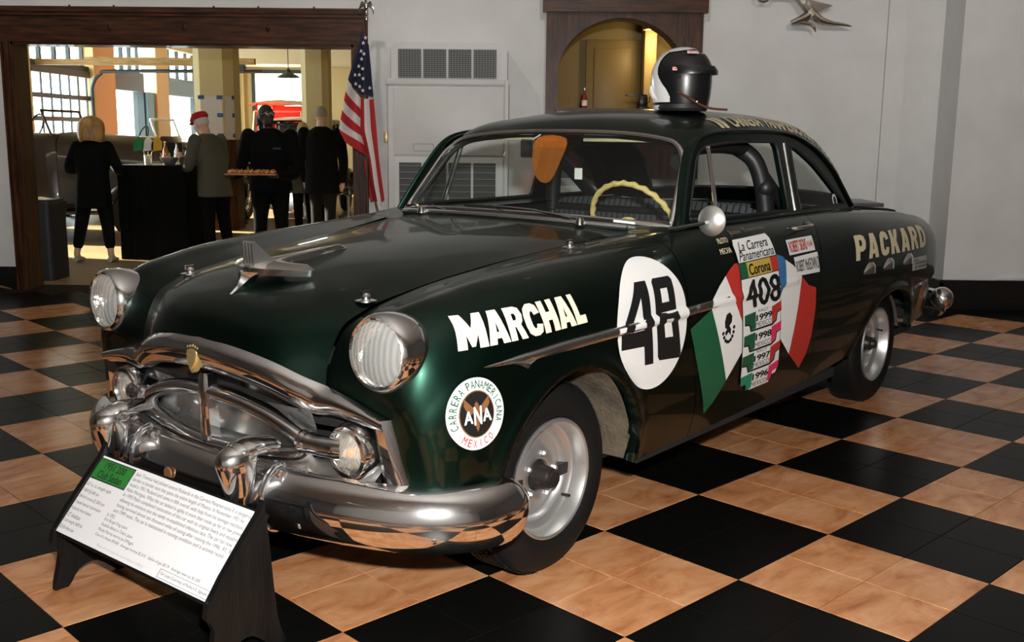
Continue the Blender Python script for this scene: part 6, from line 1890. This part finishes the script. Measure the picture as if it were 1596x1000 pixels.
def person(loc, rz, label, H=1.72, skin=(.50, .30, .20), top=None, legs=None, jacket_len=.47, shoulder=.205, girth=1.0, hands=None, elbows=None, feet=((-.10, 0), (.10, .0)),
           lean=0.0, headpos=None, yaw=0.0, tilt=0.0, trouser_end=.07, shoe=None, hair=None, armr=1.0, voxel=.011, palm=((0, 0, 1), (0, 0, 1)), full=True):
    p = empty('person', loc, rz); tag(p, label, 'person')
    k = H / 1.72
    m_skin = mat('skin_%d_%d' % (int(skin[0] * 100), int(skin[1] * 100)), skin, .5)
    pel = Vector((0, 0, .92 * k)); ch = Vector((0, lean * .6, 1.25 * k)); sh = Vector((0, lean, 1.41 * k)); nk = Vector((0, lean * 1.1, 1.50 * k))
    hc = Vector(headpos) if headpos else Vector((0, lean * 1.3 + .02, 1.605 * k))
    S = [Vector((e * shoulder * k, lean, 1.395 * k)) for e in (-1, 1)]
    elbows = [Vector(e) for e in (elbows or ((-.27, .0, 1.12), (.27, .0, 1.12)))]
    hands = [Vector(e) for e in (hands or ((-.26, .06, .86), (.26, .06, .86)))]
    hips = [Vector((e * .092 * k, 0, .90 * k)) for e in (-1, 1)]
    ank = [Vector((f[0], f[1] - .02, .085)) for f in feet]
    knee = [(h_ + a) / 2 + Vector((0, .035, .02)) for h_, a in zip(hips, ank)]
    b = MB()
    torso(b, [(0, 0, .86 * k, .14 * girth, .10 * girth), (0, lean * .2, 1.0 * k, .135 * girth, .10 * girth), (0, lean * .6, 1.22 * k, .16 * girth, .105 * girth), (0, lean, 1.38 * k, .17, .095), (0, lean, 1.44 * k, .08, .07)])
    limb(b, [nk - Vector((0, 0, .08)), (nk + hc) / 2, hc - Vector((0, .01, .05))], [.062, .056, .054])
    M = head(b, hc, yaw, tilt)
    for i in (0, 1):
        limb(b, [S[i], elbows[i], hands[i]], [.050, .040, .027])
        d = (hands[i] - elbows[i]).normalized()
        hand(b, hands[i], d, palm[i], 1.0, .55, 1 if i == 0 else -1)
        limb(b, [hips[i], knee[i], ank[i]], [.080, .055, .036])
        limb(b, [ank[i], ank[i] + Vector((0, .06, -.045)), ank[i] + Vector((0, .15, -.06))], [.036, .034, .022])
    body = fuse(b, 'body', m_skin, p, voxel)
    # jacket
    j = MB()
    zb = (1.41 - jacket_len) * k if jacket_len > .6 else (1.41 - jacket_len - .22) * k
    zb = 1.41 * k - jacket_len
    torso(j, [(0, lean * .05, zb, .205 * girth, .150 * girth), (0, lean * .2, (zb + 1.02 * k) / 2, .195 * girth, .145 * girth), (0, lean * .35, 1.06 * k, .178 * girth, .132 * girth), (0, lean * .6, 1.22 * k, .192 * girth, .135 * girth), (0, lean * .9, 1.36 * k, .200, .120), (0, lean, 1.43 * k, .150, .090), (0, lean * 1.1, 1.475 * k, .072, .068)])
    for i in (0, 1):
        limb(j, [S[i] + Vector((0, 0, .0)), elbows[i], hands[i] - (hands[i] - elbows[i]).normalized() * .035], [.074 * armr, .060 * armr, .044 * armr])
    fuse(j, 'jacket', top, p, voxel)
    t = MB()
    torso(t, [(0, 0, .80 * k, .165 * girth, .122 * girth), (0, 0, .92 * k, .160 * girth, .120 * girth), (0, lean * .2, 1.0 * k, .150 * girth, .112 * girth)])
    for i in (0, 1):
        e = ank[i] + (knee[i] - ank[i]).normalized() * max(0, trouser_end - .085)
        limb(t, [hips[i], knee[i], e], [.108 * girth, .078, .060])
    fuse(t, 'trousers', legs, p, voxel)
    for i in (0, 1):
        f = ank[i]
        s_ = MB()
        G = []
        for y, w_, h_ in ((-.06, .028, .05), (-.04, .036, .065), (.03, .040, .060), (.10, .046, .045), (.16, .040, .035), (.195, .018, .022)):
            G.append([(f.x + w_ * math.cos(a), f.y + y, max(.0, .004 + h_ / 2 + h_ / 2 * math.sin(a))) for a in np.linspace(0, 2 * PI, 15)[:-1]])
        s_.grid(G, closev=True); s_.add(G[0], [tuple(range(14))]); s_.add(G[-1], [tuple(range(13, -1, -1))])
        s_.build('shoe', shoe or M_BASE, p, weld=True)
    if hair: hair(p, M)
    return p, M
M_SUIT = mat('black_suit', (.004, .004, .0045), .9, spec=.1); M_PANT = mat('black_trouser', (.004, .004, .004), .9, spec=.1)
def hair_cap(m_, z0=-.02, puff=1.08, ymax=.06):
    def f(p, M):
        mb = MB(); G = []
        for i in range(25):
            a = 2 * PI * i / 24; row = []
            for j in range(11):
                e = R(90) - R(1) * j * 11
                x, y, z = .076 * puff * math.cos(e) * math.cos(a), .097 * puff * math.cos(e) * math.sin(a) - .014, .100 * puff * math.sin(e) + .018
                lim = z0 + (.085 if y > ymax else (.05 * max(0, (y + .01)) / .07))
                if z < lim: z = lim
                row.append(tuple(M @ Vector((x, y, z))))
            G.append(row)
        mb.grid(G, flip=True).build('hair', m_, p)
    return f
def hair_bob(p, M):
    mb = MB(); G = []
    m_ = add_noise_color(mat('blonde_hair', (.42, .22, .07), .5), (.20, .09, .025), (.55, .32, .11), 14, 4, .35, .65, (1, 1, .3))
    for i in range(41):
        a = 2 * PI * i / 40; row = []
        for t in np.linspace(0, 1, 15):
            e = R(90) - t * R(165)
            wav = 1 + .03 * math.sin(a * 9 + t * 5)
            r_ = max(.001, math.cos(e) if e > 0 else 1 - .28 * (-e / R(75)) ** 2)
            face = math.sin(a) > .45
            x, y = .150 * r_ * math.cos(a) * wav, .142 * r_ * math.sin(a) * wav - .020
            z = .138 * math.sin(e) if e > 0 else .175 * math.sin(e)
            if face and e < R(25): y = min(y, .045); x *= 1.0
            row.append(tuple(M @ Vector((x, y, z + .01))))
        G.append(row)
    mb.grid(G, flip=True).build('hair', m_, p)

# woman with blonde bob, seen from behind
pw, Mw = person((-6.10, 8.02, 0), R(4), 'woman with blonde bob in black blazer and cropped black trousers, seen from behind', 1.60, (.55, .34, .25), M_SUIT, M_PANT, .70, .185, .98,
       hands=((-.10, .30, 1.10), (.14, .30, 1.08)), elbows=((-.27, .06, 1.04), (.28, .06, 1.04)), feet=((-.22, 0), (.175, -.03)), lean=.04, trouser_end=.20, shoe=mat('silver_shoe', (.42, .38, .33), .4, .3), hair=hair_bob, tilt=R(-14), armr=.95, palm=((.3, 0, 1), (-.3, 0, 1)))
# man in red cap
def cap_hair(p, M):
    hair_cap(mat('white_hair', (.55, .52, .48), .8), -.03, 1.03, .05)(p, M)
    mb = MB(); G = []
    for i in range(33):
        a = 2 * PI * i / 32; row = []
        for (r_, z) in ((.0, .145), (.05, .142), (.088, .128), (.104, .100), (.102, .075), (.090, .058)):
            fy = 1.12 if math.sin(a) > 0 else 1.02
            row.append(tuple(M @ Vector((r_ * .92 * math.cos(a), r_ * 1.12 * fy * math.sin(a) - .004, z - (.022 if math.sin(a) > .3 else 0) * r_ / .1))))
        G.append(row)
    mb.grid(G, flip=True).build('cap', mat('red_wool', (.42, .012, .012), .9), p)
    G = []
    for i in range(13):
        a = R(25) + R(130) * i / 12
        G.append([tuple(M @ Vector((.088 * math.cos(a), .10 * math.sin(a), .055))), tuple(M @ Vector((.098 * math.cos(a), .155 * math.sin(a), .040))), tuple(M @ Vector((.088 * math.cos(a), .10 * math.sin(a), .046)))])
    MB().grid(G).build('cap_brim', MATS['red_wool'], p)
M_OLIVE = mat('grey_olive_tweed', (.085, .080, .062), .9, spec=.1)
pm, Mm = person((-4.82, 8.42, 0), R(62), 'man in a red flat cap and grey jacket bending to the bar table', 1.70, (.60, .34, .26), M_OLIVE, M_PANT, .66, .205, 1.08,
       hands=((-.16, .36, 1.16), (.12, .36, 1.17)), elbows=((-.28, .14, 1.08), (.27, .14, 1.08)), feet=((-.11, .02), (.12, -.05)), lean=.10, headpos=(0, .20, 1.560), hair=cap_hair, tilt=R(-18), armr=1.05)
eyes(Mm, pm)
# waiter with a tray
def hair_tied(p, M):
    m_ = mat('black_hair', (.006, .005, .005), .6)
    hair_cap(m_, -.04, 1.10, .062)(p, M)
    k_ = MB().ball((0, -.10, -.02), (.07, .065, .085), 10, 14).ball((0, -.115, -.10), (.05, .045, .06), 8, 12)
    k_.v = [tuple(M @ Vector(q)) for q in k_.v]
    k_.build('tied_hair', m_, p)
    gl = MB()
    for e in (1, -1):
        gl.tube([tuple(M @ Vector((e * .034 + .026 * math.cos(a), .094, .010 + .020 * math.sin(a)))) for a in np.linspace(0, 2 * PI, 17)[:-1]], .0028, 6, closed=True)
        gl.tube([tuple(M @ Vector((e * .060, .093, .014))), tuple(M @ Vector((e * .080, .0, .010)))], .0028, 6)
    gl.tube([tuple(M @ Vector((-.008, .096, .012))), tuple(M @ Vector((.008, .096, .012)))], .0028, 6)
    gl.build('glasses', M_CHROME, p)
M_BLK2 = mat('black_polo', (.004, .004, .0045), .9, spec=.1)
pwt, Mwt = person((-4.02, 7.80, 0), R(180), 'waiter in black shirt and glasses carrying a wooden tray of food', 1.78, (.050, .026, .017), M_BLK2, M_PANT, .62, .225, 1.18,
       hands=((-.16, .36, 1.02), (.34, .36, 1.02)), elbows=((-.30, .06, 1.06), (.33, .06, 1.06)), feet=((-.13, 0), (.13, .05)), headpos=(.02, .02, 1.655), yaw=R(42), tilt=R(12), hair=hair_tied, armr=1.1, palm=((.2, 0, 1), (-.2, 0, 1)))
eyes(Mwt, pwt)
lg = text_shape('PACKARD', .01)
MB().add([(-.155 + .085 * (1 - a) - .0, .139 + .012, 1.30 + .016 * b) for a, b in lg[0]], lg[1]).build('shirt_badge', mat('grey_thread', (.22, .22, .22), .8), pwt, smooth=False)
ty = empty('serving_tray', (-4.12, 7.40, 1.03), R(3)); tag(ty, 'wooden serving tray of small pastries held by the waiter', 'tray')
MB().box((-.27, -.13, 0), (.27, .13, .018), bev=.005).build('tray_board', wood_mat('tray_wood', (.22, .10, .04), (.40, .21, .09), .5, 'x', coat=0), ty)
M_FOOD = add_noise_color(mat('pastry', (.5, .2, .06), .6), (.42, .10, .02), (.70, .35, .12), 40, 3, .3, .7)
pme = MB().ball((0, 0, .016), (.026, .022, .018), 6, 9).ball((.006, .004, .032), (.014, .013, .012), 5, 8).mesh('canape', M_FOOD)
for k in range(18):
    o = bpy.data.objects.new('canape', pme); COL.objects.link(o)
    loc = Matrix.Translation(ty.location) @ Matrix.Rotation(R(3), 4, 'Z') @ Vector((-.225 + .056 * (k % 9), -.055 + .10 * (k // 9) + .015 * math.sin(k * 2.3), .017))
    o.location = loc; o.rotation_euler = (0, 0, k * 1.3)
    tag(o, 'small orange brown canape on the wooden serving tray', 'canape', 'canapes on the tray')
# man walking away
pa, Ma = person((-3.86, 9.9, 0), R(-6), 'grey-haired man in a black suit walking away beside the column', 1.82, (.55, .33, .25), M_SUIT, mat('charcoal_trouser', (.012, .011, .010), .9, spec=.1), .80, .222, 1.14,
       hands=((-.27, .10, .84), (.27, .02, .84)), elbows=((-.29, -.02, 1.12), (.30, -.04, 1.12)), feet=((-.12, .08), (.12, -.10)), hair=hair_cap(mat('grey_hair', (.30, .27, .24), .8), -.045, 1.03, .05), armr=1.08)
# guests further back
person((-5.93, 13.15, 0), R(-70), 'white-haired man in dark jacket standing beyond the papered column', 1.70, (.60, .36, .28), M_SUIT, M_PANT, .70, .20, 1.05, hair=hair_cap(MATS['white_hair'], -.045, 1.04, .05), voxel=.016, tilt=R(-12))
person((-4.55, 12.0, 0), R(30), 'fair-haired guest standing behind the waiter', 1.62, (.60, .38, .28), mat('olive_coat', (.06, .055, .04), .9), M_PANT, .75, .19, 1.0, hair=hair_cap(mat('fair_hair', (.42, .30, .16), .7), -.06, 1.08, .05), voxel=.016)
